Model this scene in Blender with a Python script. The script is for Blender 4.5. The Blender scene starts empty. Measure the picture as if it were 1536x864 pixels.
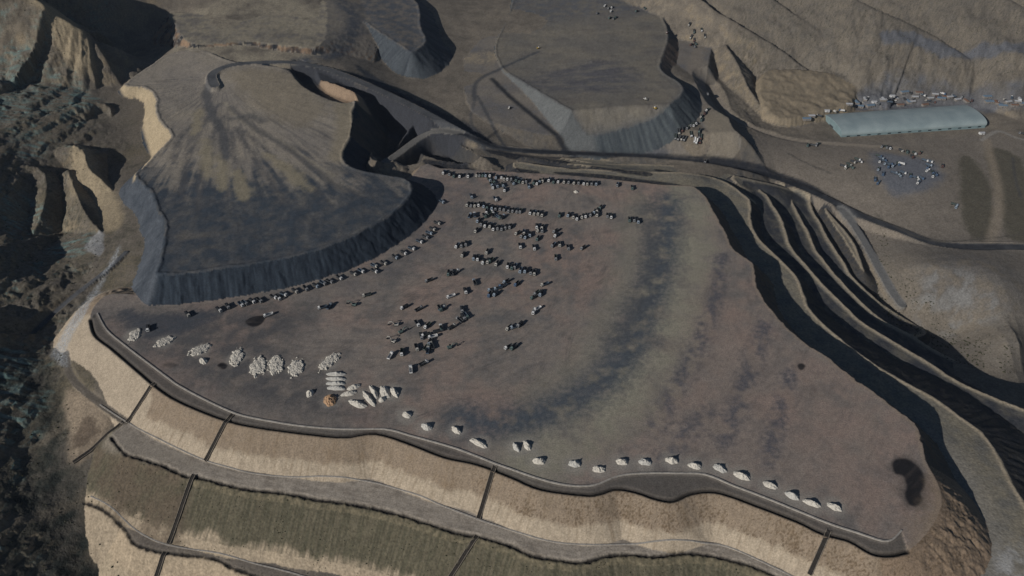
import bpy, math, random
import numpy as np

# ------------------------------------------------------------------ camera, light, exposure
SC = bpy.context.scene
COL = SC.collection
CAM_H = 420.0
PITCH = math.radians(40.0)
FPX = 1024.0                      # focal length in units of a 1536 wide picture
cam_d = bpy.data.cameras.new("camera")
cam_d.sensor_width = 36.0
cam_d.lens = 36.0 * FPX / 1536.0
cam_d.clip_start = 1.0
cam_d.clip_end = 20000.0
cam = bpy.data.objects.new("camera", cam_d)
cam.location = (0, 0, CAM_H)
cam.rotation_euler = (math.radians(90) - PITCH, 0, 0)
COL.objects.link(cam)
SC.camera = cam

SUN_EL = math.radians(24.5)
SUN_DIR = (-0.76, -0.65)          # horizontal direction towards the sun
world = bpy.data.worlds.new("World")
SC.world = world
world.use_nodes = True
wn = world.node_tree.nodes
sky = wn.new("ShaderNodeTexSky")
sky.sky_type = 'NISHITA'
sky.sun_disc = False
sky.sun_elevation = SUN_EL
sky.sun_rotation = math.atan2(SUN_DIR[0], SUN_DIR[1])
sky.altitude = 900
sky.dust_density = 0.4
sky.ozone_density = 3.0
wn["Background"].inputs["Strength"].default_value = 0.048
world.node_tree.links.new(sky.outputs[0], wn["Background"].inputs[0])
sun_d = bpy.data.lights.new("sun", 'SUN')
sun_d.energy = 4.6
sun_d.angle = math.radians(0.5)
sun_d.color = (1.0, 0.97, 0.935)
sun = bpy.data.objects.new("sun", sun_d)
sun.rotation_euler = (math.radians(90) - SUN_EL, 0, math.atan2(SUN_DIR[1], SUN_DIR[0]) + math.pi / 2)
COL.objects.link(sun)
SC.view_settings.view_transform = 'Standard'
SC.view_settings.look = 'None'
SC.view_settings.gamma = 1.0
SC.view_settings.use_curve_mapping = False
SC.view_settings.exposure = -0.34

rng = np.random.default_rng(7)
random.seed(7)
SP, CP = math.sin(PITCH), math.cos(PITCH)

# ------------------------------------------------------------------ helpers: survey points, noise, distances
def ground_at(px, py, z=0.0):
    """Survey: where a sight line meets the level z."""
    u = (px - 768.0) / FPX
    v = (py - 432.0) / FPX
    t = (CAM_H - z) / (SP + v * CP)
    return u * t, t * (CP - v * SP)

def W(pts):
    """list of (px, py, z) -> array of (x, y, z)"""
    out = []
    for p in pts:
        x, y = ground_at(p[0], p[1], p[2])
        out.append((x, y, p[2]))
    return np.array(out, dtype=np.float64)

def smooth_line(P, closed=False, n=3):
    """Catmull-Rom through the rows of P"""
    P = np.asarray(P, dtype=np.float64)
    m = len(P)
    out = []
    rng_i = range(m if closed else m - 1)
    for i in rng_i:
        p0 = P[(i - 1) % m] if (closed or i > 0) else P[i]
        p1 = P[i]
        p2 = P[(i + 1) % m]
        p3 = P[(i + 2) % m] if (closed or i + 2 < m) else P[(i + 1) % m]
        for k in range(n):
            t = k / n
            out.append(0.5 * ((2 * p1) + (-p0 + p2) * t + (2 * p0 - 5 * p1 + 4 * p2 - p3) * t * t + (-p0 + 3 * p1 - 3 * p2 + p3) * t ** 3))
    if not closed:
        out.append(P[-1])
    return np.array(out)

_perm = np.random.default_rng(3).permutation(65536).astype(np.int64)
_ang = np.random.default_rng(4).random(65536) * 2 * np.pi
_gx, _gy = np.cos(_ang).astype(np.float32), np.sin(_ang).astype(np.float32)

def perlin(x, y):
    xi = np.floor(x); yi = np.floor(y)
    fx = (x - xi).astype(np.float32); fy = (y - yi).astype(np.float32)
    xi = xi.astype(np.int64); yi = yi.astype(np.int64)
    u = fx * fx * fx * (fx * (fx * 6 - 15) + 10)
    v = fy * fy * fy * (fy * (fy * 6 - 15) + 10)
    def g(ix, iy, dx, dy):
        h = _perm[(ix + _perm[iy & 65535]) & 65535]
        return _gx[h] * dx + _gy[h] * dy
    a = g(xi, yi, fx, fy); b = g(xi + 1, yi, fx - 1, fy)
    c = g(xi, yi + 1, fx, fy - 1); d = g(xi + 1, yi + 1, fx - 1, fy - 1)
    return 1.5 * (a + (b - a) * u + (c - a) * v + (a - b - c + d) * u * v)

def fbm(x, y, scale, octs=4, gain=0.5, off=0.0):
    s = np.zeros(np.shape(x), dtype=np.float32); amp = 1.0; f = 1.0 / scale; tot = 0
    for o in range(octs):
        s += amp * perlin(x * f + off + 17.3 * o, y * f - off + 9.1 * o)
        tot += amp; amp *= gain; f *= 2.03
    return s / tot * 1.4

def ridged(x, y, scale, octs=4, off=0.0):
    s = np.zeros(np.shape(x), dtype=np.float32); amp = 1.0; f = 1.0 / scale; tot = 0
    for o in range(octs):
        s += amp * (1 - 2 * np.abs(perlin(x * f + off + 31.7 * o, y * f + off - 5.2 * o)))
        tot += amp; amp *= 0.5; f *= 2.1
    return s / tot

def sstep(a, b, x):
    t = np.clip((x - a) / (b - a), 0, 1)
    return t * t * (3 - 2 * t)

def dist_line(X, Y, L, closed=False):
    """distance to a polyline, arclength of the nearest point, signed side"""
    best = np.full(X.shape, 1e18, dtype=np.float64)
    arc = np.zeros(X.shape, dtype=np.float32)
    side = np.zeros(X.shape, dtype=np.float32)
    zz = np.zeros(X.shape, dtype=np.float32)
    m = len(L); s0 = 0.0
    has_z = L.shape[1] > 2
    for i in range(m if closed else m - 1):
        a = L[i]; b = L[(i + 1) % m]
        ex, ey = b[0] - a[0], b[1] - a[1]
        l2 = ex * ex + ey * ey
        if l2 < 1e-9: continue
        wx = X - a[0]; wy = Y - a[1]
        t = np.clip((wx * ex + wy * ey) / l2, 0, 1)
        dx = wx - t * ex; dy = wy - t * ey
        d2 = dx * dx + dy * dy
        k = d2 < best
        best[k] = d2[k]
        l = math.sqrt(l2)
        arc[k] = s0 + t[k] * l
        side[k] = (ex * wy - ey * wx)[k]
        if has_z: zz[k] = a[2] + t[k] * (b[2] - a[2])
        s0 += l
    return np.sqrt(best), arc, np.sign(side), zz

def inside(X, Y, L):
    r = np.zeros(X.shape, dtype=bool)
    m = len(L)
    for i in range(m):
        x1, y1 = L[i][0], L[i][1]; x2, y2 = L[(i + 1) % m][0], L[(i + 1) % m][1]
        if y1 == y2: continue
        k = (y1 > Y) != (y2 > Y)
        r ^= k & (X < (x2 - x1) * (Y - y1) / (y2 - y1) + x1)
    return r

# coarse survey grid used for slowly varying surfaces
GX0, GX1, GY0, GY1, GS = -2600.0, 2900.0, -400.0, 4200.0, 12.0
gxs = np.arange(GX0, GX1 + GS, GS); gys = np.arange(GY0, GY1 + GS, GS)
GXX, GYY = np.meshgrid(gxs, gys)

def sample_grid(G, X, Y):
    fx = np.clip((X - GX0) / GS, 0, len(gxs) - 1.001); fy = np.clip((Y - GY0) / GS, 0, len(gys) - 1.001)
    ix = fx.astype(int); iy = fy.astype(int)
    tx = fx - ix; ty = fy - iy
    return (G[iy, ix] * (1 - tx) * (1 - ty) + G[iy, ix + 1] * tx * (1 - ty) + G[iy + 1, ix] * (1 - tx) * ty + G[iy + 1, ix + 1] * tx * ty)

def idw_grid(P, vals, power=3.0):
    out = np.zeros((len(vals),) + GXX.shape); wsum = np.zeros(GXX.shape)
    for i in range(len(P)):
        w = 1.0 / (((GXX - P[i][0]) ** 2 + (GYY - P[i][1]) ** 2 + 30.0) ** (power / 2))
        wsum += w
        for k in range(len(vals)): out[k] += w * vals[k][i]
    return out / wsum

def resample(L, step, closed):
    L = np.asarray(L); m = len(L); out = []
    for i in range(m if closed else m - 1):
        a = L[i]; b = L[(i + 1) % m]
        n = max(1, int(math.hypot(b[0] - a[0], b[1] - a[1]) / step))
        for k in range(n): out.append(a + (b - a) * (k / n))
    if not closed: out.append(L[-1])
    return np.array(out)
# ------------------------------------------------------------------ the lie of the land
BASE_PTS = [
 (-300,50,82),(-300,300,44),(-300,600,22),(-300,860,6),(-120,450,10),(-120,700,-6),
 (0,40,62),(60,60,56),(0,130,46),(100,110,40),(150,140,26),(0,200,38),(80,200,26),(0,290,20),(60,255,14),(60,400,-6),(0,420,4),
 (0,520,-4),(45,515,-20),(0,620,-14),(108,530,-13),(108,570,-16),(80,575,-20),(128,600,-18),(90,620,-27),(60,680,-34),(112,690,-28),(125,740,-40),(0,760,-26),(152,790,-50),(115,830,-56),(0,860,-40),(180,880,-66),(240,900,-72),
 (215,215,6),(190,240,2),(150,290,2),(80,340,-24),(140,360,-4),(180,385,-4),(130,430,-16),(105,470,-16),(75,530,-22),
 (220,60,22),(235,95,28),(300,40,44),(400,30,42),(450,60,36),(270,80,38),(330,250,0),(450,200,4),
 (572,88,8),(545,92,17),(500,30,39),(515,60,32),(500,95,31),(520,0,37),(560,-30,32),(612,132,1),(660,160,-4),(680,120,-1),(700,60,0),(740,20,4),(700,180,-4),(640,190,-3),(600,230,-5),(585,173,9),(612,186,5),(638,199,2),(556,162,16),(740,226,-9),(800,238,-18),(880,226,-22),(960,231,-27),
 (640,-40,12),(800,-60,10),(900,-60,14),(1020,-60,28),(500,-40,50),(300,-60,95),(100,-80,140),
 (1040,60,-4),(1050,120,-5),(1040,200,-8),(1100,235,-22),(1200,255,-44),(1300,280,-50),(1250,312,-66),(1170,280,-56),
 (1085,120,-24),(1100,170,-28),(1140,190,-33),(1200,200,-38),(1260,190,-41),(1360,190,-42),(1480,170,-42),(1536,180,-43),(1700,180,-44),
 (1300,145,-39),(1400,140,-40),(1536,150,-42),
 (1200,115,-20),(1300,70,-14),(1120,10,14),(1200,-20,24),(1350,-20,26),(1450,75,-18),(1540,112,-34),(1600,70,-10),(1155,42,-8),(1222,95,-36),(1277,42,-10),(1347,100,-37),(1407,32,-12),(1487,80,-40),(1536,0,40),(1700,-20,60),(1900,50,50),(1400,-60,70),
 (1400,300,-51),(1536,300,-52),(1420,370,-57),(1536,375,-56),(1330,350,-66),(1400,420,-55),(1500,430,-52),(1536,500,-62),(1340,440,-82),(1385,478,-92),(1430,500,-99),(1536,560,-112),
 (1700,600,-112),(1650,400,-55),(1536,680,-55),(1700,900,-72),(1500,900,-36),
 (300,900,-80),(600,950,-82),(900,1000,-78),(1200,1000,-62),(700,500,-30),(1000,500,-32),(500,420,-15),(700,300,-8),(1000,300,-14),
]
BP = W(BASE_PTS)
extra = np.array([(-1500, 300, 160), (-1500, 1200, 240), (-900, 1900, 260), (0, 2100, 150), (900, 2200, 260), (2000, 2000, 260), (2300, 900, 40), (2000, 300, -40), (1200, -100, -70), (0, -200, -80), (-900, -100, 0),
                  (-2500, 3500, 420), (0, 4000, 380), (2800, 3800, 420)], dtype=float)
BP = np.vstack([BP, extra])

def tps(P):
    n = len(P); S = 500.0
    x = P[:, 0] / S; y = P[:, 1] / S
    r2 = (x[:, None] - x[None]) ** 2 + (y[:, None] - y[None]) ** 2
    K = 0.5 * r2 * np.log(r2 + 1e-12) + np.eye(n) * 0.0015
    A = np.zeros((n + 3, n + 3)); A[:n, :n] = K
    A[:n, n] = 1; A[:n, n + 1] = x; A[:n, n + 2] = y
    A[n:, :n] = A[:n, n:].T
    b = np.zeros(n + 3); b[:n] = P[:, 2]
    c = np.linalg.solve(A, b)
    G = c[n] + c[n + 1] * GXX / S + c[n + 2] * GYY / S
    for i in range(n):
        r2 = (GXX / S - x[i]) ** 2 + (GYY / S - y[i]) ** 2
        G += c[i] * 0.5 * r2 * np.log(r2 + 1e-12)
    return G
BASE_G = tps(BP)

def _z(pts, z):           # give a list of (px, py) one level
    return [(p[0], p[1], z) for p in pts]

def _ramp(pts, z0, z1):
    n = len(pts)
    return [(p[0], p[1], z0 + (z1 - z0) * i / (n - 1)) for i, p in enumerate(pts)]

EDGE_SOUTH = [(135,478),(142,501),(167,521),(207,555),(233,577),(267,599),(333,626),(384,638),(467,649),(517,653),(564,648),(617,664),(667,683),(717,694),(767,713),(811,731),
              (878,740),(901,738),(925,731),(955,736),(985,746),(1011,749),(1035,739),(1061,735),(1088,739),(1135,756),(1195,779),(1235,798),(1275,809),(1309,828),(1339,831),(1362,826)]
EDGE_EAST = [(1390,800),(1412,760),(1405,722),(1388,690),(1382,656),(1369,633),(1335,606),(1299,579),(1285,571),(1235,531),(1195,505),(1152,457),(1135,428),(1131,398),(1118,386),(1098,371),(1088,348),(1071,318),(1061,298),(1050,286),(1036,278)]
EDGE_NORTH = [(1000,277),(940,271),(880,265),(830,261),(790,259),(740,256),(700,254),(660,252),(630,250)]
EDGE_WEST = [(560,330),(400,400),(240,440),(170,440),(145,455)]
YARD = _z(EDGE_SOUTH, 0) + _z(EDGE_EAST, 0) + _z(EDGE_NORTH, 0) + _z(EDGE_WEST, 0)
# slope of the bank below each edge
YARD_SL = [0.60]*4 + [0.66] * (len(EDGE_SOUTH)-5) + [0.5] + [0.37,0.35,0.42,0.75] + [1.0] * (len(EDGE_EAST)-4) + [0.9]*len(EDGE_NORTH) + [0.5] * len(EDGE_WEST)

T1_EDGE = [(166,655),(187,679),(213,688),(247,699),(277,713),(300,716),(350,729),(384,735),(424,739),(474,748),(531,756),(591,769),(637,783),(684,798),(717,804),(751,813),(768,819),(801,833),
           (851,841),(878,842),(908,834),(945,831),(985,834),(1028,829),(1068,833),(1111,843),(1148,856),(1210,885),(1330,930)]
T1 = [(p[0], p[1], -19.0) for p in T1_EDGE] + _z([(1420,900),(1300,760),(1000,690),(700,630),(400,590),(270,560),(215,606),(186,636)], -19.0)
T2_EDGE = [(128,756),(157,768),(187,793),(200,814),(227,824),(250,829),(317,837),(353,853),(400,868),(500,890),(700,930),(1000,980)]
T2 = _z(T2_EDGE, -44.0) + _z([(1200,960),(1000,880),(700,830),(400,780),(300,750),(230,730),(170,715),(140,735)], -44.0)

E1 = [(770,243,-4.0),(830,250,-6.0),(880,253,-7.0),(960,257,-8.0),(1039,258,-11.0),(1064,265,-19.8),(1085,271,-21.4),(1102,280,-23.1),(1114,291,-26.4),(1125,300,-26.4),(1127,310,-26.4),(1127,328,-26.4),(1133,349,-26.4),(1147,366,-26.4),(1164,382,-26.4),(1182,400,-26.4),(1197,417,-26.4),
      (1207,442,-26.4),(1212,458,-26.4),(1229,479,-26.4),(1258,505,-26.4),(1287,528,-26.4),(1322,552,-26.4),(1363,575,-26.4),(1404,598,-26.4),(1439,624,-26.4),(1472,647,-25.0),(1499,683,-22.0),(1515,716,-20.0),(1535,749,-18.0),(1575,830,-16.0),(1620,960,-15.0)]
E1_RET = [(1440,980,-19.0),(1400,880,-18.0),(1350,720,-27.0),(1150,560,-27.0),(1000,400,-14.0),(950,310,-8.0),(800,270,-4.0)]
E1_SL = [0.8]*5 + [0.95] * 12 + [0.8,0.6] + [0.46]*2 + [0.42] * 11 + [0.6]*7
E2 = [(780,235,-9),(850,243,-14),(900,246,-16),(1000,247,-20),(1089,261,-28.0),(1110,269,-36.6),(1131,280,-40.2),(1150,292,-41.4),(1160,308,-41.4),(1173,328,-41.4),(1181,353,-41.4),(1190,374,-41.4),(1210,397,-41.4),(1228,418,-41.4),(1245,436,-42.6),(1273,464,-47.6),(1296,485,-48.8),(1325,502,-48.8),
      (1358,522,-50.0),(1393,543,-51.2),(1433,569,-52.4),(1477,590,-53.6),(1535,612,-49.8),(1620,645,-52.2),(1720,760,-54.6)]
E2_RET = [(1600,900,-46.8),(1400,680,-42.0),(1250,560,-39.6),(1120,440,-38.4),(1080,330,-34.8),(1000,270,-12.0)]
E2_SL = [0.9]*31
E3 = [(840,237,-18),(920,241,-23),(980,241,-26),(1080,254,-25.4),(1143,269,-48.6),(1164,275,-53.7),(1181,287,-56.3),(1190,305,-56.3),(1202,328,-56.3),(1214,349,-56.3),(1224,374,-56.3),(1237,390,-56.3),(1253,411,-57.5),(1276,435,-58.8),(1302,461,-64.0),(1328,482,-70.0),(1363,500,-77.0),(1398,522,-85.0),(1430,540,-94.0),(1480,566,-102.0),(1560,600,-112.0),(1700,680,-118.0)]
E3_RET = [(1600,760,-107.0),(1350,560,-69.0),(1200,430,-53.0),(1150,330,-50.0),(1080,280,-24.0)]
E3_SL = [0.95]*27
E4 = [(1100,262,-24.0),(1160,276,-43.2),(1193,286,-57.6),(1214,298,-61.2),(1219,315,-63.6),(1232,336,-64.8),(1243,357,-64.8),(1255,376,-66.0),(1268,395,-67.2),(1278,413,-70.0),(1300,436,-76.0),(1340,468,-86.0),(1390,500,-98.0)]
E4_RET = [(1330,500,-79.0),(1220,400,-63.0),(1170,320,-58.0),(1110,280,-30.0)]
E4_SL = [0.95]*17
E5 = [(1238,312,-63.0),(1253,330,-65.0),(1268,346,-66.0),(1283,368,-67.0),(1296,405,-69.0),(1290,400,-69.0),(1275,375,-67.0),(1258,348,-66.0),(1240,322,-64.0)]
N1 = [(1095,40,-1),(1072,62,-2),(1064,90,-3),(1061,118,-4),(1072,143,-5),(1088,168,-7),(1100,192,-9),(1114,206,-10),(1090,222,-13),(1000,219,-11),(900,212,-9),(760,190,-5),(700,150,-3),(720,60,0),(900,10,2),(1060,10,2)]
P2 = [(752,102,-1),(768,114,1),(808,138,5),(850,163,11),(872,174,14),(890,178,14),(940,172,14),(985,165,14),(1010,154,14),(1026,138,14),(1020,124,14),(1000,112,13),(992,103,12),(992,92,12),(1002,62,11),(1001,42,11),(992,22,11),(980,2,10),(960,-40,8),(800,-40,6),(760,30,2),(742,70,0)]
P3 = [(455,75,30),(500,55,31),(540,32,31),(570,50,30),(600,68,28),(618,79,26),(640,62,25),(632,40,26),(630,15,27),(622,0,28),(580,-25,32),(470,-25,40),(420,20,40)]
S1 = [(238,413,18),(300,408,18),(370,398,18),(440,385,18),(500,368,18),(550,345,18),(590,320,18),(612,298,18.5),(620,281,19),(608,268,20),(575,262,21),(545,256,22),(525,248,23),(514,232,24),(524,212,25),(531,190,26),(529,168,28),(534,152,29),
      (500,140,31),(470,128,33),(440,107,36),(400,98,38),(350,92,39),(300,75,40),(255,80,38),(225,98,37),(186,127,33),(213,131,32),(228,139,31),(234,152,30),(233,168,29),(240,183,28),(255,200,27),(255,208,26.5),(242,222,25),(230,235,23),(214,252,21.5),(203,262,20.5),
      (212,276,20),(226,290,19.5),(236,315,19),(246,335,18.5),(244,365,18),(238,395,18)]
S1_SL = [0.80]*len(S1)

N2 = [(285,64,45),(330,65,45),(370,62,44.5),(410,66,44),(450,70,43),(480,68,41),(490,40,40),(470,-10,44),(300,-20,49),(250,0,48),(262,36,46)]
H1 = [(1140,138,-18),(1154,168,-24),(1182,178,-27),(1215,172,-28),(1245,164,-28),(1272,157,-28),(1283,138,-26),(1270,118,-18),(1200,104,-10),(1150,108,-12)]
K1 = [(553,151,20),(565,157,19),(573,177,17),(577,200,15),(571,223,13),(563,247,10),(554,246,10),(561,222,13),(566,200,15),(561,178,17),(549,160,19)]
K2 = [(588,160,16),(640,174,10),(668,187,5),(688,197,1),(655,194,2),(624,200,1),(613,190,5),(601,174,11)]
PLATEAUS = [
 ("K1", K1, [1.2]*len(K1), 1.6, 5), ("K2", K2, [1.1]*len(K2), 2.4, 5),
 ("N2", N2, [0.85]*5 + [0.4] + [0.16]*2 + [0.6]*3, 2.2, 12), ("H1", H1, [1.2]*len(H1), 2.0, 11),   # name, outline, slopes, edge roughness (metres), zone id
 ("T2", T2, [0.62]*len(T2), 0.5, 3), ("T1", T1, [0.60]*len(T1), 0.5, 2),
 ("E5", E5, [0.7]*len(E5), 0.8, 4), ("E4", E4+E4_RET, E4_SL, 0.9, 4), ("E3", E3+E3_RET, E3_SL, 0.9, 4), ("E2", E2+E2_RET, E2_SL, 0.9, 4), ("E1", E1+E1_RET, E1_SL, 0.8, 4),
 ("N1", N1, [0.9]*8 + [0.45]*4 + [0.9]*(len(N1)-12), 1.5, 5), ("P3", P3, [0.72]*len(P3), 1.2, 7), ("P2", P2, [0.72]*len(P2), 1.0, 6), ("yard", YARD, YARD_SL, 0.35, 1), ("S1", S1, S1_SL, 1.3, 8),
]
PLAT = []
for name, pts, sl, rough, zid in PLATEAUS:
    assert len(sl) == len(pts), (name, len(sl), len(pts))
    A = np.column_stack([W(pts), sl])
    L = smooth_line(A, True, 3)
    R = resample(L, 10.0, True)
    G = idw_grid(R, [R[:, 2], R[:, 3]])
    PLAT.append(dict(name=name, line=L, top=G[0], slope=G[1], rough=rough, zid=zid, zmin=A[:, 2].min(), zmax=A[:, 2].max()))

RIDGES = [  # crest, slope on its left, slope on its right (looking along the crest), raggedness
 ([(-160,-90,180),(-20,-50,150),(55,-2,122),(80,18,106),(110,36,92),(137,52,76),(148,74,54)], 1.0, 0.55, 0.5),
 ([(20,190,40),(80,165,38),(130,150,34),(163,158,27),(165,180,18)], 0.85, 0.5, 0.5),
 ([(-40,270,32),(20,245,27),(66,258,18),(64,310,3),(48,350,-8)], 0.9, 0.45, 0.5),
 ([(95,215,26),(122,222,25),(132,250,18),(152,268,12),(166,282,6)], 0.9, 0.7, 0.5),
 ([(100,253,16),(108,275,10),(128,320,4),(150,345,0)], 0.7, 0.8, 0.5),
 ([(-60,380,30),(20,360,6),(60,352,-6)], 0.7, 0.5, 0.4),
 ([(-40,480,12),(20,450,-4),(70,420,-10),(110,395,-10)], 0.5, 0.6, 0.4),
 ([(1000,-60,66),(1055,0,42),(1110,35,28),(1170,72,8),(1245,128,-26)], 1.0, 0.5, 0.3),
 ([(1100,-50,76),(1165,0,50),(1250,60,18),(1335,122,-27)], 1.0, 0.5, 0.3),
 ([(1200,-60,90),(1290,0,64),(1380,40,38),(1460,90,4),(1500,132,-36)], 0.85, 0.5, 0.3),
 ([(1380,-80,110),(1480,-20,78),(1600,40,44),(1750,120,-10)], 0.55, 0.45, 0.3),
 ([(1088,66,8),(1105,92,2),(1122,128,-10),(1143,160,-24)], 0.75, 0.8, 0.4),
 ([(562,158,20),(570,182,15),(573,203,12),(566,225,11),(559,246,9)], 0.5, 1.0, 0.2),
 ([(676,214,7),(700,224,5),(728,236,0)], 0.7, 0.45, 0.3),
 ([(470,113,37),(500,124,37),(528,135,35),(550,147,29)], 0.95, 0.75, 0.4),
]
RID = []
for pts, sl, sr, rag in RIDGES:
    RID.append((smooth_line(W(pts), False, 3), sl, sr, rag))

PITS = [ # outline, floor, wall slope
 ([(586,173),(596,173),(605,186),(607,198),(598,213),(589,226),(583,240),(576,243),(582,214)], -16, 1.2),
 ([(610,234),(624,219),(627,236),(622,252),(602,252)], -18, 1.4),
 ([(638,214),(668,212),(674,232),(678,244),(704,252),(690,254),(650,244),(634,226)], -22, 1.3),
 ([(450,106),(470,118),(490,139),(520,151),(531,153),(518,158),(490,150),(464,136),(450,118)], 23, 1.3),
]
PIT = [(smooth_line(W(_z(p, f)), True, 2), f, s) for p, f, s in PITS]

ROADS = {  # centreline, width, side slope
 "haul": ([(322,128,36),(318,112,38),(335,101,39),(365,95,39),(430,93,37.5),(480,100,34),(530,118,28),(590,145,20),(640,170,13),(680,192,6),(710,207,1),(745,221,-9),(800,227,-17),(880,231,-24),(960,235,-29),(1040,243,-34),(1100,252,-39),(1160,265,-46),(1220,288,-55),
           (1290,322,-60),(1350,345,-59),(1420,368,-57),(1536,371,-56),(1760,374,-55)], 12.0, 0.75),
 "ramp": ([(578,243,-2),(600,228,-3),(630,206,-2),(655,196,2),(690,200,2)], 11.0, 0.9),
 "valley": ([(1262,315,-62),(1280,335,-65),(1303,372,-69),(1322,408,-73),(1338,436,-78),(1352,456,-83)], 11.0, 0.6),
 "shed": ([(1068,130,-22),(1095,172,-28),(1130,192,-33),(1170,206,-37),(1215,214,-40),(1290,218,-42),(1350,222,-43)], 8.0, 0.6),
 "west": ([(188,378,-2),(165,400,-6),(130,428,-12),(90,462,-16),(52,498,-20)], 6.0, 0.9),
 "foot": ([(98,530,-15),(108,568,-17),(150,605,-19),(188,633,-19)], 6.0, 0.8),
}
RD = {k: (smooth_line(W(p), False, 4), w, s) for k, (p, w, s) in ROADS.items()}

LIP = [(146,470),(160,495),(187,518),(217,541),(253,568),(267,578),(300,596),(347,618),(384,628),(451,639),(517,644),(577,644),(617,654),(684,673),(744,696),(767,704),(811,719),(851,728),(891,728),(928,714),(968,710),(1018,710),(1058,712),(1101,729),(1151,748),(1195,766),(1245,786),(1285,799),(1322,811),(1339,809),(1352,796)]
LIPL = smooth_line(W(_z(LIP, 0)), False, 4)
OUTL = smooth_line(W(_z(EDGE_SOUTH, 0)), False, 4)
STRIP = np.vstack([LIPL, OUTL[::-1]])
T1L = smooth_line(W(_z(T1_EDGE, -19)), False, 4)
T2L = smooth_line(W(_z(T2_EDGE, -44)), False, 4)
T1_FOOT = [(150,607),(190,633),(230,655),(300,688),(350,703),(384,711),(440,716),(490,717),(550,722),(617,740),(667,760),(717,779),(768,796),(820,811),(870,817),(930,817),(1000,815),(1050,815),(1090,820),(1150,846),(1230,885)]
T1F = smooth_line(W(_z(T1_FOOT, -19)), False, 4)

CALM = W(_z([(178,112),(200,92),(268,55),(240,0),(250,-60),(1000,-60),(1035,8),(1072,50),(1060,110),(1108,215),(1150,196),(1200,172),(1280,138),(1540,138),(1700,150),(1700,700),(1600,950),(100,1000),(112,600),(140,480),(190,380),(152,300),(200,240),(180,150)], -5))
_dc, _, _, _ = dist_line(GXX, GYY, CALM, True)
_dc = np.where(inside(GXX, GYY, CALM), -_dc, _dc)
WILD_G = sstep(-5, 55, _dc)

def bbox_sel(X, Y, L, reach):
    x0, y0 = L[:, 0].min() - reach, L[:, 1].min() - reach
    x1, y1 = L[:, 0].max() + reach, L[:, 1].max() + reach
    return np.nonzero((X > x0) & (X < x1) & (Y > y0) & (Y < y1))[0]

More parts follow.
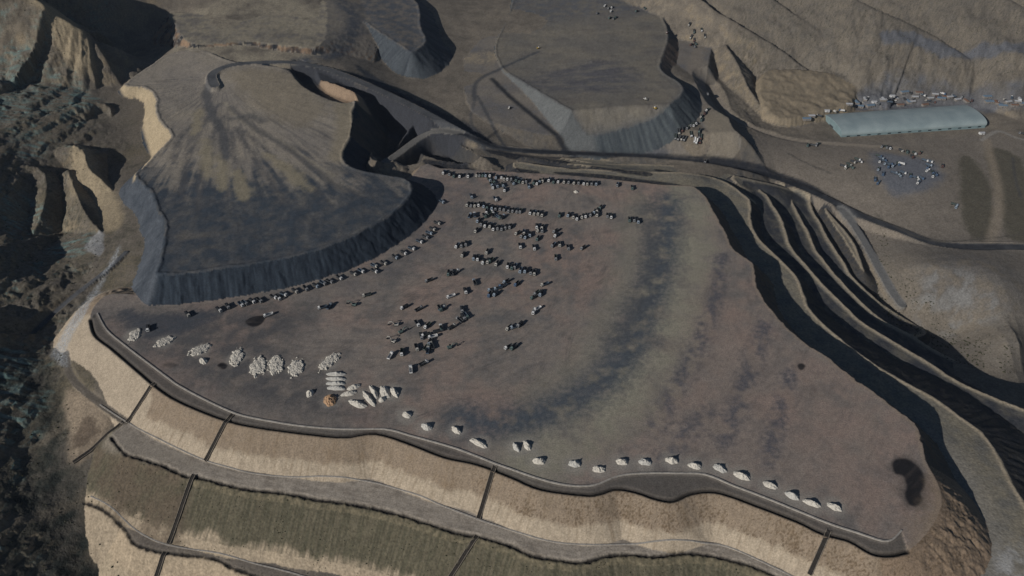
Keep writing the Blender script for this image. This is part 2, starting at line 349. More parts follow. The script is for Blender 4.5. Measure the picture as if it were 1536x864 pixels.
def terrain(X, Y, want=False):
    """height of the land at X, Y (1-D arrays); with want=True also the attributes used for colour"""
    X = np.asarray(X, dtype=np.float64); Y = np.asarray(Y, dtype=np.float64)
    h = sample_grid(BASE_G, X, Y)
    n_big = fbm(X, Y, 90, 5, 0.55, 3.3); n_rid = ridged(X, Y, 70, 5, 8.1)
    n_med = fbm(X, Y, 16, 4, 0.55, 1.7); n_sm = fbm(X, Y, 5, 3, 0.6, 5.9)
    # how natural (undisturbed) the ground is
    wild = sample_grid(WILD_G, X, Y)
    n_low = ridged(X, Y, 130, 2, 2.7)
    h = h + wild * (4.0 * n_big + 2.6 * n_rid + 1.2 * n_med + 0.45 * n_sm) + (1 - wild) * (0.35 * n_med + 0.12 * n_sm)
    zone = np.zeros(X.shape, dtype=np.int16)        # 0 = hills / open ground
    ins = np.zeros(X.shape, dtype=bool)
    dd = np.full(X.shape, 999.0, dtype=np.float32); ss = np.zeros(X.shape, dtype=np.float32); drop = np.zeros(X.shape, dtype=np.float32)
    for L, sl, sr, rag in RID:
        I = bbox_sel(X, Y, L, 330)
        if not len(I): continue
        d, s, side, zc = dist_line(X[I], Y[I], L)
        g = 1 + rag * 0.8 * n_low[I]
        sl_ = np.where(side > 0, sl, sr)
        hr = zc - sl_ * d * np.clip(g, 0.4, 1.8) - 1.2 + 0.7 * n_sm[I] + 1.5 * n_med[I] + 3.4 * n_rid[I] * np.clip(d / 15, 0, 1)
        fl = 1.9 * (0.5 - np.abs(perlin(s / 11.0 + .6 * n_med[I], d / 75.0 + 2))) + 0.5 * (0.5 - np.abs(perlin(s / 5.6 + .5 * n_sm[I], d / 45.0 + 5)))
        hr = hr + fl * np.clip(d / 12, 0, 1.4)
        h[I] = np.maximum(h[I], hr)
    # loess terraces on the western ravine sides
    tm = sstep(-330, -400, X + 0.12 * (Y - 500)) * sstep(.5, .9, wild) * .42 * sstep(-.35, .1, n_big + .3 * n_med)
    q_ = (h + 2.2 * n_med) / 6.5
    st_ = np.floor(q_) + sstep(.55, .98, q_ - np.floor(q_))
    h = h + tm * (st_ * 6.5 - 2.2 * n_med - h)
    riser = tm * sstep(.5, .65, q_ - np.floor(q_))
    for P in PLAT:
        L = P['line']
        reach = 75
        I = bbox_sel(X, Y, L, reach)
        if not len(I): continue
        x, y = X[I], Y[I]
        d, s, _, _ = dist_line(x, y, L, True)
        inn = inside(x, y, L)
        d = np.where(inn, -d, d)
        nz = n_sm[I] * 0.8 + n_med[I] * 1.1
        rg = P['rough'] * (1 + 2.6 * sstep(110, 210, x) * (y > 320)) if P['name'] == 'yard' else P['rough']
        dr = d + rg * nz
        top = sample_grid(P['top'], x, y); sl = sample_grid(P['slope'], x, y)
        dp = np.maximum(dr, 0)
        z = P['zid']
        gul = 0.0
        face = np.clip(dp / 6.0, 0, 1)
        if z in (6, 7, 8):
            gul = face * (0.75 * perlin(s / 6.5 + .8 * n_med[I], dp / 30.0) + 0.3 * perlin(s / 2.6 + 7, dp / 14.0) + .5 * n_sm[I])
        elif z == 4:
            gul = face * (0.7 * perlin(s / 5.0, dp / 18.0) + 0.4 * n_sm[I])
        elif z == 1:
            gl = sstep(0.62, 0.45, sl) * face
            gul = gl * (1.0 * perlin(s / 6.0 + 1.2 * n_med[I], dp / 22.0 + 3) + 0.8 * n_med[I] + 0.9 * n_sm[I]) + (1 - gl) * face * 0.12 * perlin(s / 4, dp / 6)
        elif z in (2, 3):
            gul = face * 0.22 * perlin(s / 3.0, dp / 5.0)
        und = 0.22 * n_med[I] + 0.08 * n_sm[I]
        if z == 8:
            und = 0.35 * n_med[I] + 0.1 * n_sm[I] + 0.8 * n_big[I]
        if z == 11: und = 1.6 * n_med[I] + 2.2 * n_rid[I] + 1.5 * n_big[I]
        if z == 12: und = 0.6 * n_med[I] + 0.25 * n_sm[I]
        if z in (6, 7): und = 0.5 * n_med[I] + 0.2 * n_sm[I]
        if z == 1: und = 0.10 * n_med[I] + 0.05 * n_sm[I]
        hp = top + und * np.clip(1 - dp / 10, 0.2, 1) - sl * dp + gul
        # a small tipping bund along dump edges
        if z in (6, 7, 8):
            hp = hp + 0.9 * np.exp(-((dr + 2.2) / 1.5) ** 2)
        if z == 4:
            hp = hp + 0.7 * np.exp(-((dr + 1.6) / 1.2) ** 2)
        k = hp > h[I]
        J = I[k]
        h[J] = hp[k]; zone[J] = z; ins[J] = dr[k] < 0; dd[J] = dr[k]; ss[J] = s[k]; drop[J] = (sl * dp)[k]
    for L, f, s_ in PIT:
        I = bbox_sel(X, Y, L, 40)
        if not len(I): continue
        d, s, _, _ = dist_line(X[I], Y[I], L, True)
        d = np.where(inside(X[I], Y[I], L), 0, d)
        hp = f + s_ * np.maximum(d + 0.8 * n_sm[I] - 1, 0) + 0.4 * n_med[I]
        k = hp < h[I]
        h[I[k]] = hp[k]; zone[I[k]] = 9
    road = np.full(X.shape, 99.0, dtype=np.float32)
    for name, (L, w, s_) in RD.items():
        I = bbox_sel(X, Y, L, 60)
        if not len(I): continue
        d, s, _, zc = dist_line(X[I], Y[I], L)
        d = d + 0.5 * n_sm[I]
        e = np.maximum(d - w / 2, 0)
        zc = zc + 0.06 * n_sm[I]
        cut = zc + s_ * e + e * 0.03 * n_med[I] + 0.15; fill = zc - s_ * e - 0.15
        if name in ("haul", "ramp"): fill = fill - 0.045 * e * e
        if name in ("west", "foot", "shed", "valley"): fill = fill - 4 * e
        h[I] = np.clip(h[I], fill, cut)
        if name == "haul":      # bund on the outer side of the haul road
            h[I] += 1.0 * np.exp(-((d - w / 2 - 1.2) / 1.0) ** 2)
        k = d < w / 2
        road[I] = np.minimum(road[I], (d - w / 2).astype(np.float32))
        zone[I[k]] = 10
    # sunken strip behind the concrete lip, with a ditch on its outer side
    I = bbox_sel(X, Y, STRIP, 6)
    lip_d = np.full(X.shape, 99.0, dtype=np.float32)
    ditch = np.full(X.shape, 99.0, dtype=np.float32)
    if len(I):
        d1, _, sd, _ = dist_line(X[I], Y[I], LIPL)
        d2, _, _, _ = dist_line(X[I], Y[I], OUTL)
        inn = inside(X[I], Y[I], STRIP)
        k = inn & (d1 > 0.2)
        h[I[k]] -= 0.9 * np.clip(d1[k] / 1.5, 0, 1)
        h[I] -= 2.4 * np.exp(-((d2 - 0.2) / 1.1) ** 2) * (d2 < 6)
        lip_d[I] = d1; ditch[I] = d2
    for L, dep in ((T1L, 2.2), (T2L, 1.6)):
        I = bbox_sel(X, Y, L, 6)
        if not len(I): continue
        d2, sa, _, _ = dist_line(X[I], Y[I], L)
        d2 = d2 + 0.9 * n_sm[I] + 0.3
        g = np.exp(-(d2 / 1.3) ** 2)
        h[I] -= dep * g
        ditch[I] = np.minimum(ditch[I], np.abs(d2))
    if not want:
        return h
    return h, dict(zone=zone, ins=ins, d=dd, s=ss, drop=drop, road=road, lip=lip_d, ditch=ditch, wild=wild, tread=tm, riser=riser, n_big=n_big, n_rid=n_rid, n_med=n_med, n_sm=n_sm)

# ------------------------------------------------------------------ ground sheet
def c3(r, g, b): return np.array([r, g, b], dtype=np.float32)

def build_grid():
    pys = np.concatenate([np.arange(1010, 900, -6.0), np.arange(900, -30, -1.25), np.arange(-30, -150, -4.0)])
    Yr = []; Tr = []
    for py in pys:
        v = (py - 432) / FPX
        t = (CAM_H + 15) / (SP + v * CP)
        Yr.append(t * (CP - v * SP)); Tr.append(t)
    y = Yr[-1]; t = Tr[-1]
    while y < 4000:
        y *= 1.05; t *= 1.05
        Yr.append(y); Tr.append(t)
    pxs = np.concatenate([np.arange(-700, -60, 9.0), np.arange(-60, 1600, 1.4), np.arange(1600, 2240, 9.0)])
    Yr = np.array(Yr); Tr = np.array(Tr)
    U_ = (pxs - 768) / FPX
    X = U_[None, :] * Tr[:, None]
    Y = np.repeat(Yr[:, None], len(pxs), axis=1)
    return X, Y

def lerp(a, b, m): return a + (b - a) * m[:, None]

def colour_land(X, Y, h, A, slope):
    n = len(X)
    f1 = fbm(X, Y, 60, 4, 0.55, 11.0); f2 = fbm(X, Y, 18, 4, 0.6, 21.0); f3 = fbm(X, Y, 4.0, 3, 0.6, 31.0); f4 = fbm(X, Y, 150, 3, 0.5, 41.0)
    zone = A['zone']; ins = A['ins']; d = A['d']; s = A['s']; drop = A['drop']
    def poly(pts, z, soft, rag=0.0):
        L = smooth_line(W(_z(pts, z)), True, 3)
        I = bbox_sel(X, Y, L, soft + 6 * rag + 2)
        m = np.zeros(n, dtype=np.float32)
        if len(I):
            dq, _, _, _ = dist_line(X[I], Y[I], L, True)
            dq = np.where(inside(X[I], Y[I], L), -dq, dq) + rag * (2 * f2[I] + f3[I])
            m[I] = 1 - sstep(-soft, soft, dq)
        return m
    def stroke(pts, z, width, soft, rag=0.0):
        L = smooth_line(W([(p[0], p[1], p[2] if len(p) > 2 else z) for p in pts]), False, 4)
        I = bbox_sel(X, Y, L, width + soft + 6 * rag + 2)
        m = np.zeros(n, dtype=np.float32)
        if len(I):
            dq, _, _, _ = dist_line(X[I], Y[I], L)
            dq = dq + rag * (2 * f2[I] + f3[I])
            m[I] = 1 - sstep(width / 2 - soft, width / 2 + soft, dq)
        return m
    # --- open ground and hills
    soil = c3(.172, .146, .114); soil_d = c3(.098, .086, .070); soil_p = c3(.245, .205, .152)
    col = np.tile(soil, (n, 1))
    col = lerp(col, soil_p, np.clip(0.5 * f1 + 0.35 * f2, 0, 1))
    col = lerp(col, soil_d, np.clip(-0.7 * f1 - 0.5 * f2 + 0.1, 0, 0.9) * 0.8)
    # scrub specks on the natural hills
    w = A['wild']
    specks = sstep(0.05, 0.4, perlin(X / 3.1, Y / 3.1) + 0.4 * f2) * w
    col = lerp(col, c3(.085, .076, .055), specks * 0.75)
    # western valley: dark scrub and frosty grass
    westm = sstep(-250, -330, X + 0.05 * (Y - 500) + 22 * f1) * sstep(980, 700, Y + 60 * f1)
    dark = c3(.062, .058, .044)
    col = lerp(col, dark, westm * np.clip(0.30 + 1.1 * f2 + 0.6 * f1, 0, 0.85))
    col = lerp(col, c3(.135, .112, .075), westm * np.clip(1.4 * f1 + 0.7 * f3 - 0.1, 0, 0.8))
    col = lerp(col, c3(.26, .225, .165), poly([(270,50),(300,20),(420,0),(520,20),(500,70),(440,92),(340,95),(260,80)], 42, 14, 4) * np.clip(.6 + f1 + .5 * f2, 0, 1))
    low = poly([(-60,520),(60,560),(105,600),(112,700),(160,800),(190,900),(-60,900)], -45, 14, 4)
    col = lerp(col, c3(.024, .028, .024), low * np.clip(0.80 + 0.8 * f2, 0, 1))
    teal = c3(.15, .225, .205)
    fibre = fbm(X * 0.35 + Y * 0.1, Y * 1.4, 7, 3, 0.6, 51)
    for pts, z, sf in (([(10,640),(55,612),(95,618),(70,650),(20,680)], -45, 6), ([(0,140),(40,112),(85,118),(140,135),(150,150),(70,170),(0,190)], 36, 8), ([(10,290),(60,300),(65,325),(20,340),(0,330)], 8, 6), ([(0,65),(30,70),(40,95),(0,105)], 52, 6), ([(20,215),(60,200),(65,220),(30,235)], 28, 6), ([(70,365),(140,355),(150,378),(90,388)], -8, 6), ([(0,560),(50,540),(70,565),(20,600)], -32, 8)):
        col = lerp(col, teal, poly(pts, z, sf, 2.5) * np.clip(0.2 + 1.5 * fibre, 0, 0.8))
    col = lerp(col, c3(.205, .168, .118), A['tread'] * (1 - np.clip(A['riser'] * 2, 0, 1)) * np.clip(.55 + f2 + .5 * f3, 0, 1) * .9)
    col = lerp(col, c3(.050, .048, .036), np.clip(A['riser'] * 1.6, 0, 1) * np.clip(.6 + f2, 0, 1))
    col = lerp(col, c3(.13, .205, .19), np.clip(A['riser'] * 1.6, 0, 1) * sstep(-.05, .4, f1 + .6 * fibre) * .8)
    # natural cliffs: pale tan where steep
    cl = sstep(0.62, 0.95, slope) * (zone == 0)
    col = lerp(col, c3(.20, .160, .108), cl * np.clip(0.45 + f2, 0, 1))
    tan = c3(.30, .24, .155)
    for pts, z in (([(60,40),(85,25),(120,48),(142,60),(128,72),(95,70),(45,62)], 60), ([(100,90),(140,88),(150,112),(135,122),(110,118)], 34), ([(112,232),(135,225),(150,258),(170,280),(178,320),(150,330),(135,300),(105,280)], 12)):
        col = lerp(col, tan, poly(pts, z, 5, 2.0) * 0.85)
    col = lerp(col, c3(.085, .072, .055), poly([(-40,-40),(50,-20),(78,14),(60,26),(30,40),(-40,50)], 96, 10, 3) * np.clip(.75 + f2, 0, 1))
    col = lerp(col, soil_p * 0.95, poly([(1180,120),(1250,105),(1340,120),(1480,120),(1540,112),(1540,145),(1400,138),(1290,142),(1210,175),(1150,170)], -34, 10, 4) * np.clip(.7 + f2, 0, 1))
    # plain around the long shed
    col = lerp(col, c3(.175, .150, .122), poly([(1080,215),(1180,215),(1300,212),(1540,205),(1540,372),(1420,368),(1330,345),(1200,285),(1060,245)], -42, 12, 4) * 0.8)
    col = lerp(col, c3(.125, .135, .155), poly([(1305,232),(1345,232),(1400,240),(1415,265),(1370,285),(1330,275)], -43, 10, 3) * 0.8)
    col = lerp(col, c3(.115, .125, .145), poly([(1275,150),(1350,135),(1440,145),(1540,150),(1540,165),(1280,165),(1200,190),(1190,180)], -38, 8, 3) * 0.75)
    for pts in ([(1440,235),(1462,240),(1490,280),(1492,340),(1470,352),(1448,320),(1442,280)], [(1478,225),(1530,235),(1560,300),(1560,350),(1515,345),(1500,290)]):
        col = lerp(col, c3(.090, .080, .058), poly(pts, -46, 5, 1.5) * 0.9)
    col = lerp(col, c3(.27, .22, .16), stroke([(1478,210),(1488,240),(1500,280),(1500,320),(1490,355)], -46, 11, 5, 1) * 0.7)
    col = lerp(col, c3(.075, .075, .080), poly([(1385,385),(1440,376),(1490,392),(1540,410),(1545,450),(1490,445),(1420,430),(1390,410)], -50, 10, 7) * np.clip(.62 + 1.4 * f2, 0, 1))
    col = lerp(col, c3(.140, .124, .104), poly([(1320,360),(1540,378),(1600,420),(1600,545),(1480,520),(1400,480),(1345,440)], -62, 14, 4) * np.clip(.55 + .6 * f2, 0, 1))
    col = lerp(col, c3(.165, .160, .150), poly([(1400,395),(1470,410),(1520,450),(1480,462),(1410,445),(1385,420)], -50, 10, 4) * np.clip(0.2 + 1.8 * f2, 0, .9))
    hillm = poly([(1010,-80),(1700,-80),(1700,100),(1480,108),(1330,104),(1230,100),(1130,60)], 10, 30, 6)
    col = lerp(col, c3(.122, .108, .090), hillm * np.clip(.60 + .8 * f2, 0, 1))
    col = lerp(col, c3(.060, .054, .044), hillm * np.clip(1.3 * f3 + .4 * f2 - .1, 0, .8))
    tri = poly([(102,592),(140,600),(160,625),(165,640),(112,690),(100,650)], -24, 4, 1.5)
    col = lerp(col, c3(.30, .235, .165), tri * .9)
    col = lerp(col, c3(.12, .09, .065), poly([(118,640),(140,630),(150,648),(130,664),(112,665)], -26, 4, 2) * .8)
    # --- yard
    ym = ((zone == 1) & ins).astype(np.float32)
    f5 = fbm(X, Y, 110, 4, 0.6, 141.0); f6 = fbm(X, Y, 34, 4, 0.6, 151.0)
    yc = np.tile(c3(.236, .200, .168), (n, 1))
    yc = lerp(yc, c3(.275, .203, .164), np.clip(0.25 + 1.6 * f5 + 0.8 * f6, 0, 1) * 0.9)
    yc = lerp(yc, c3(.128, .120, .112), np.clip(-1.3 * f6 + 0.7 * f2, 0, 1) * 0.8)
    def ypaint(c, m):
        nonlocal yc
        yc = lerp(yc, c, np.clip(m, 0, 1))
    mott = fbm(X, Y, 9, 4, 0.65, 171.0)
    ox, oy = ground_at(560, 300, 0)
    r2_ = np.hypot(X - ox, Y - oy); a2_ = np.arctan2(Y - oy, X - ox)
    conc = fbm(r2_ / 16.0 + .25 * mott, a2_ * 9.0, 1.0, 4, 0.65, 191.0)
    conc2 = fbm(r2_ / 3.0, a2_ * 12.0, 1.0, 3, 0.6, 195.0)
    ypaint(c3(.112, .104, .098), np.clip(.8 * mott + 1.3 * conc - .12, 0, 1) * 0.7)
    ypaint(c3(.255, .205, .165), np.clip(-1.0 * mott - 1.0 * conc - .15, 0, 1) * 0.6)
    ypaint(c3(.110, .098, .088), np.clip(1.2 * conc2 - .1, 0, 1) * .40)
    ypaint(c3(.245, .210, .170), np.clip(-1.2 * conc2 - .2, 0, 1) * .35)
    for k_ in range(150):      # wheel tracks: short curved passes of two ruts
        rr_ = rng.uniform(60, 420); a0 = rng.uniform(-1.9, .35); da = rng.uniform(20, 70) / rr_
        x0, y0 = ox + rr_ * math.cos(a0), oy + rr_ * math.sin(a0)
        tw = rng.normal(0, .5)
        tx_, ty_ = -math.sin(a0 + tw), math.cos(a0 + tw)
        lx = (X - x0) * tx_ + (Y - y0) * ty_; ly = -(X - x0) * ty_ + (Y - y0) * tx_ + rng.uniform(-.006, .006) * lx * lx
        hl = rng.uniform(12, 40)
        ypaint(c3(.085, .078, .072), (np.exp(-((np.abs(ly) - 1.3) / .85) ** 2)) * sstep(hl, hl * .6, np.abs(lx)) * np.clip(.45 + .6 * mott + .6 * f3, 0, 1) * .7)
    arc_ol = [(1035,290),(1030,360),(1015,440),(985,520),(930,600),(860,650),(800,680)]
    ypaint(c3(.272, .248, .186), stroke(arc_ol, 0, 52, 16, 6) * np.clip(.8 + .8 * f6, 0, 1))
    ypaint(c3(.232, .212, .165), stroke([(960,300),(945,400),(915,480),(860,560),(800,600)], 0, 30, 14, 6) * 0.6)
    ypaint(c3(.275, .208, .168), poly([(1060,420),(1130,480),(1300,620),(1370,700),(1340,790),(1200,740),(1050,690),(960,660),(1030,560)], 0, 30, 6) * .34)
    arc_bl = [(1003,300),(1000,350),(988,410),(968,465),(945,520),(905,570),(850,605),(790,628),(735,634),(695,628)]
    br = np.clip(0.85 + 1.3 * f2, 0, 1)
    ypaint(c3(.066, .080, .094), stroke(arc_bl, 0, 34, 14, 6) * br * 0.95)
    ypaint(c3(.080, .084, .088), stroke([(968,310),(978,380),(965,440),(920,510)], 0, 24, 11, 5) * br * 0.7)
    for L_, w_ in (([(1082,385),(1075,440),(1055,500),(1020,570),(985,640)], 17), ([(1150,480),(1130,540),(1110,600),(1085,660)], 17), ([(1185,560),(1170,620),(1150,690)], 16), ([(1060,620),(1030,650),(1000,690)], 18)):
        ypaint(c3(.090, .088, .098), stroke(L_, 0, w_, 6, 5) * np.clip(0.55 + 1.8 * f2, 0, 1) * 0.9)
    ypaint(c3(.082, .080, .080), poly([(150,470),(260,470),(420,450),(470,480),(430,530),(520,600),(560,630),(400,620),(300,580),(200,520)], 0, 22, 5) * np.clip(.75 + f2, 0, 1) * 0.9)
    ypaint(c3(.055, .063, .075), poly([(180,462),(230,472),(330,465),(300,490),(220,510),(190,490)], 0, 8, 4) * 0.85)
    ypaint(c3(.110, .105, .105), poly([(640,270),(720,262),(700,320),(690,360),(600,420),(500,450),(470,430),(600,370)], 0, 14, 6) * np.clip(.6 + f2, 0, 1) * 0.7)
    ypaint(c3(.120, .116, .112), poly([(760,330),(880,360),(870,460),(800,520),(740,540),(700,480)], 0, 30, 8) * np.clip(.2 + 1.4 * f2, 0, 1) * 0.6)
    for hx, hy in ((199,503),(246,513),(298,527),(355,536),(387,549),(413,549),(443,553),(493,545),(505,572),(535,595),(560,592),(578,590),(496,601),(592,589),(610,623),(640,641),(685,646),(718,665),(774,672),(790,669),(808,692),(862,697),(898,705),(933,694),(967,694),(1007,692),(1042,700),(1079,703),(1112,715),(1155,729),(1188,745),(1217,756),(1251,761)):
        x_, y_ = ground_at(hx, hy, 0)
        ypaint(c3(.30, .275, .235), sstep(11.5, 4.5, np.hypot(X - x_, Y - y_) + 3.5 * f2 + 2.0 * f3) * .6)
    ypaint(c3(.085, .078, .072), poly([(1333,690),(1350,682),(1375,690),(1393,712),(1394,745),(1384,764),(1358,764),(1349,740),(1350,722),(1336,712)], 0, 4, 1.5) * .6)
    blk = c3(.012, .012, .014)
    for pts, sf in (([(1338,695),(1346,688),(1362,689),(1380,702),(1387,718),(1386,732),(1381,740),(1384,750),(1376,759),(1364,757),(1357,742),(1360,730),(1354,714),(1342,710)], 1.3), ([(367,483),(380,475),(398,474),(392,486),(378,490)], 1.0), ([(326,548),(334,544),(341,548),(336,554)], 1.0), ([(245,547),(258,544),(268,548),(256,552)], 1.5), ([(1197,547),(1203,545),(1208,549),(1203,555),(1198,553)], 0.8)):
        ypaint(blk, poly(pts, 0, sf, 0.15) * (0.97 if sf < 1.4 else 0.5))
    # wheel tracks and graded streaks
    tr = fbm(X * 0.25, Y * 2.2, 9, 3, 0.6, 61)
    ypaint(c3(.105, .092, .082), np.clip(tr - 0.1, 0, 1) * 0.5 * sstep(250, 50, X + 150))
    tr2 = fbm((X + Y * 0.7) * 0.2, (Y - X * 0.7) * 1.6, 10, 3, 0.6, 71)
    ypaint(c3(.22, .180, .150), np.clip(tr2, 0, 1) * 0.15)
    edge_pale = np.exp(-((d + 1.2) / 2.0) ** 2) * sstep(0, 60, X - 90)
    ypaint(c3(.29, .225, .165), edge_pale * ym * 0.7)
    yc = lerp(yc, c3(.26, .195, .135), poly([(1400,700),(1425,740),(1420,790),(1370,805),(1370,780),(1395,750)], 0, 8, 3) * 0.7)
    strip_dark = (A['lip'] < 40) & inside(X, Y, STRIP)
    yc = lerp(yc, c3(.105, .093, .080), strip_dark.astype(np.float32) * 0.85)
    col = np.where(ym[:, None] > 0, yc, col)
    # --- south bank and its terraces
    def bank(m, c_hi, c_lo, D, cut):
        fr = np.clip(drop / D, 0, 1)
        lo = sstep(cut - 0.07, cut + 0.07, fr + 0.09 * perlin(s / 21.0, s * 0 + 3.0) + 0.06 * perlin(s / 6.0, fr * 2) + 0.03 * perlin(s / 1.8, fr * 3))
        cc = lerp(np.tile(c_hi, (n, 1)), c_lo, lo)
        return np.where(m[:, None], cc, col)
    yb = (zone == 1) & ~ins
    pale = c3(.40, .325, .235); mid = c3(.265, .205, .145)
    wst = sstep(-150, -175, X - 0.0 * Y)      # the western panel is bare and pale throughout
    east = X > 255
    cc_hi = mid
    col = bank(yb, cc_hi, pale, 19.0, 0.62)
    wpanel = poly([(135,478),(230,577),(192,636),(150,610),(110,590),(90,540),(100,500)], -8, 2)
    col = lerp(col, pale * 0.95, yb * np.clip(wpanel + 0.0, 0, 1))
    gx = yb & (X > 240)
    col = np.where(gx[:, None], lerp(np.tile(c3(.255, .185, .125), (n, 1)), c3(.155, .12, .09), np.clip(0.9 * f3 + 0.5 * f2, 0, 0.8)), col)
    ge = yb & (Y > 300) & (X > 120)
    col = np.where(ge[:, None], lerp(np.tile(c3(.115, .092, .072), (n, 1)), c3(.065, .062, .060), np.clip(0.4 + f3, 0, 0.9)), col)
    rill = np.clip(perlin(s / 2.6, drop / 16.0) + .6 * perlin(s / 1.1, drop / 10.0), 0, 1)
    col = lerp(col, c3(.185, .135, .085), yb * rill * 0.5 * (1 - wpanel))
    col = lerp(col, c3(.155, .110, .068), yb * np.clip(.9 * f2 + .6 * f3, 0, 1) * .6 * (drop < 13) * (1 - wpanel))
    tuft = sstep(0.22, 0.5, perlin(X / 1.5, Y / 1.5) + 0.6 * f2) * yb * (drop < 12) * sstep(-60, 0, X)
    col = lerp(col, c3(.125, .088, .055), tuft * 0.8)
    t1s = (zone == 2) & ~ins
    col = bank(t1s, c3(.125, .108, .072), c3(.37, .295, .205), 24.0, 0.80)
    stripe = .7 * np.clip(0.45 + 1.2 * perlin(s / 1.9, drop / 14.0) + 0.5 * perlin(s / 0.8, drop / 9.0), 0, 1)
    col = lerp(col, c3(.055, .055, .035), t1s * (drop < 21) * stripe * 0.75)
    col = lerp(col, c3(.20, .165, .105), t1s * (drop < 3.5) * np.clip(0.5 + f3, 0, 1) * 0.7)
    t1w = poly([(150,670),(282,712),(256,812),(205,800),(165,770),(140,720)], -30, 5, 2)
    col = lerp(col, c3(.115, .088, .062), t1s * t1w * 0.8 * np.clip(.8 + f2, 0, 1))
    t2s = (zone == 3) & ~ins
    col = bank(t2s, c3(.40, .315, .215), c3(.36, .29, .20), 20.0, 0.5)
    t1b = (zone == 2) & ins
    along = fbm(A['s'] / 14.0, A['d'] / 2.2, 1.0, 3, 0.6, 181.0)
    col = np.where(t1b[:, None], lerp(np.tile(c3(.36, .31, .25), (n, 1)), c3(.235, .20, .16), np.clip(.35 + f2 + .9 * along, 0, 1)), col)
    t2b = (zone == 3) & ins
    col = np.where(t2b[:, None], lerp(np.tile(c3(.22, .185, .145), (n, 1)), c3(.14, .12, .10), np.clip(.4 + f2, 0, 1)), col)
    col = lerp(col, c3(.26, .225, .18), poly([(150,665),(185,640),(230,665),(300,698),(290,708),(220,690)], -19, 4, 1.5) * (zone == 2) * .6)
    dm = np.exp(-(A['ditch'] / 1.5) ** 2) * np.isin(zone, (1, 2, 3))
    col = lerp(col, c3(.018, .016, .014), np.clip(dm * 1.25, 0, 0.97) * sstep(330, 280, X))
    # --- east benches
    eb = (zone == 4) & ins
    ec = lerp(np.tile(c3(.235, .205, .150), (n, 1)), c3(.150, .140, .118), np.clip(.4 + 1.2 * f2, 0, 1))
    ec = lerp(ec, c3(.045, .047, .052), (h < -30.5) * sstep(-4, -8, d + 1.5 * f2) * np.clip(.85 + .5 * f2, 0, 1))  # shadow bands widened by darkening the inner floors of the lower benches
    ec = lerp(ec, c3(.33, .27, .19), np.exp(-((d + 2.0) / 2.2) ** 2) * 0.8)
    lowb = poly([(1370,600),(1420,640),(1460,690),(1500,780),(1540,900),(1400,900),(1440,800),(1440,720)], -15, 10, 3)
    ec = lerp(ec, c3(.215, .198, .168), lowb * 0.8)
    ec = lerp(ec, c3(.34, .33, .31), poly([(1500,815),(1530,808),(1560,840),(1560,870),(1490,870)], -16, 6, 4) * np.clip(.3 + 1.6 * f2, 0, 1))
    ec = lerp(ec, c3(.115, .105, .10), stroke([(1445,740),(1456,770),(1450,800),(1436,830),(1428,864)], -15, 7, 3, 2) * 0.9)
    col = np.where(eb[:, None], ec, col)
    es = (zone == 4) & ~ins
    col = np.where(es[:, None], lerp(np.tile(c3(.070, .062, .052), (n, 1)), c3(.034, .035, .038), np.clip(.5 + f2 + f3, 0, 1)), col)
    # --- north terrace
    nb = (zone == 5) & ins
    nc = lerp(np.tile(c3(.150, .135, .120), (n, 1)), c3(.195, .170, .138), np.clip(.3 + 1.3 * f1, 0, 1))
    nc = lerp(nc, c3(.105, .108, .115), np.clip(-f1 + .6 * f2, 0, 1) * 0.7)
    nc = lerp(nc, c3(.095, .100, .110), poly([(660,-40),(900,-40),(1000,-40),(990,15),(860,30),(760,45),(690,60),(650,30)], 2, 20, 6) * .75)
    nc = lerp(nc, c3(.075, .078, .085), stroke([(690,205,-4),(760,222,-8),(860,222,-10),(960,226,-12),(1060,236,-14)], -9, 10, 5, 2) * .8)
    nc = lerp(nc, c3(.27, .22, .15), poly([(672,88),(690,78),(712,80),(735,74),(764,82),(748,90),(735,99),(700,96),(680,104)], -2, 7, 5) * np.clip(.6 + f2 + .5 * f3, 0, 1) * .8)
    nc = lerp(nc, c3(.25, .21, .15), poly([(1060,165),(1090,170),(1118,206),(1100,225),(1060,215),(1050,190)], -8, 8, 3) * 0.6)
    nc = lerp(nc, c3(.20, .17, .135), stroke([(1050,45),(1045,90),(1040,120),(1060,160)], -5, 22, 6, 2) * .8)
    nc = lerp(nc, c3(.085, .09, .10), poly([(860,215),(900,208),(1000,206),(1000,214),(930,222),(870,222)], -8, 5, 2) * .7)
    col = np.where(nb[:, None], nc, col)
    col = lerp(col, c3(.26, .21, .15), poly([(552,150),(566,157),(575,178),(579,200),(572,224),(563,248),(553,246),(560,222),(565,200),(560,178),(548,160)], 15, 2, .5) * .85)
    ns = (zone == 5) & ~ins
    col = np.where(ns[:, None], lerp(np.tile(c3(.14, .12, .095), (n, 1)), c3(.075, .072, .068), np.clip(.4 + f2, 0, 1)), col)
    # --- dumps
    coal = c3(.040, .048, .058); coal_l = c3(.072, .082, .092)
    pm = (zone == 6) & ins
    pc = lerp(np.tile(c3(.145, .132, .112), (n, 1)), c3(.182, .160, .125), np.clip(.4 + 1.3 * f1, 0, 1))
    streak = fbm(X * 0.5, Y * 1.5, 26, 4, 0.6, 81)
    pc = lerp(pc, c3(.085, .084, .092), poly([(790,110),(880,88),(940,100),(960,125),(880,140),(820,130)], 12, 22, 6) * np.clip(.6 + 1.2 * streak, 0, 1))
    pc = lerp(pc, c3(.085, .09, .10), poly([(770,-10),(980,-10),(985,22),(860,25),(780,40)], 8, 22, 6) * np.clip(.6 + f2, 0, 1) * .8)
    pc = lerp(pc, coal_l, np.exp(-np.clip(-d, 0, 99) / 7.0) * sstep(640, 700, -Y + 1500 - 60) * 0.0 + np.exp(-np.clip(-d, 0, 99) / 5.0) * (Y < 1010) * 0.7)
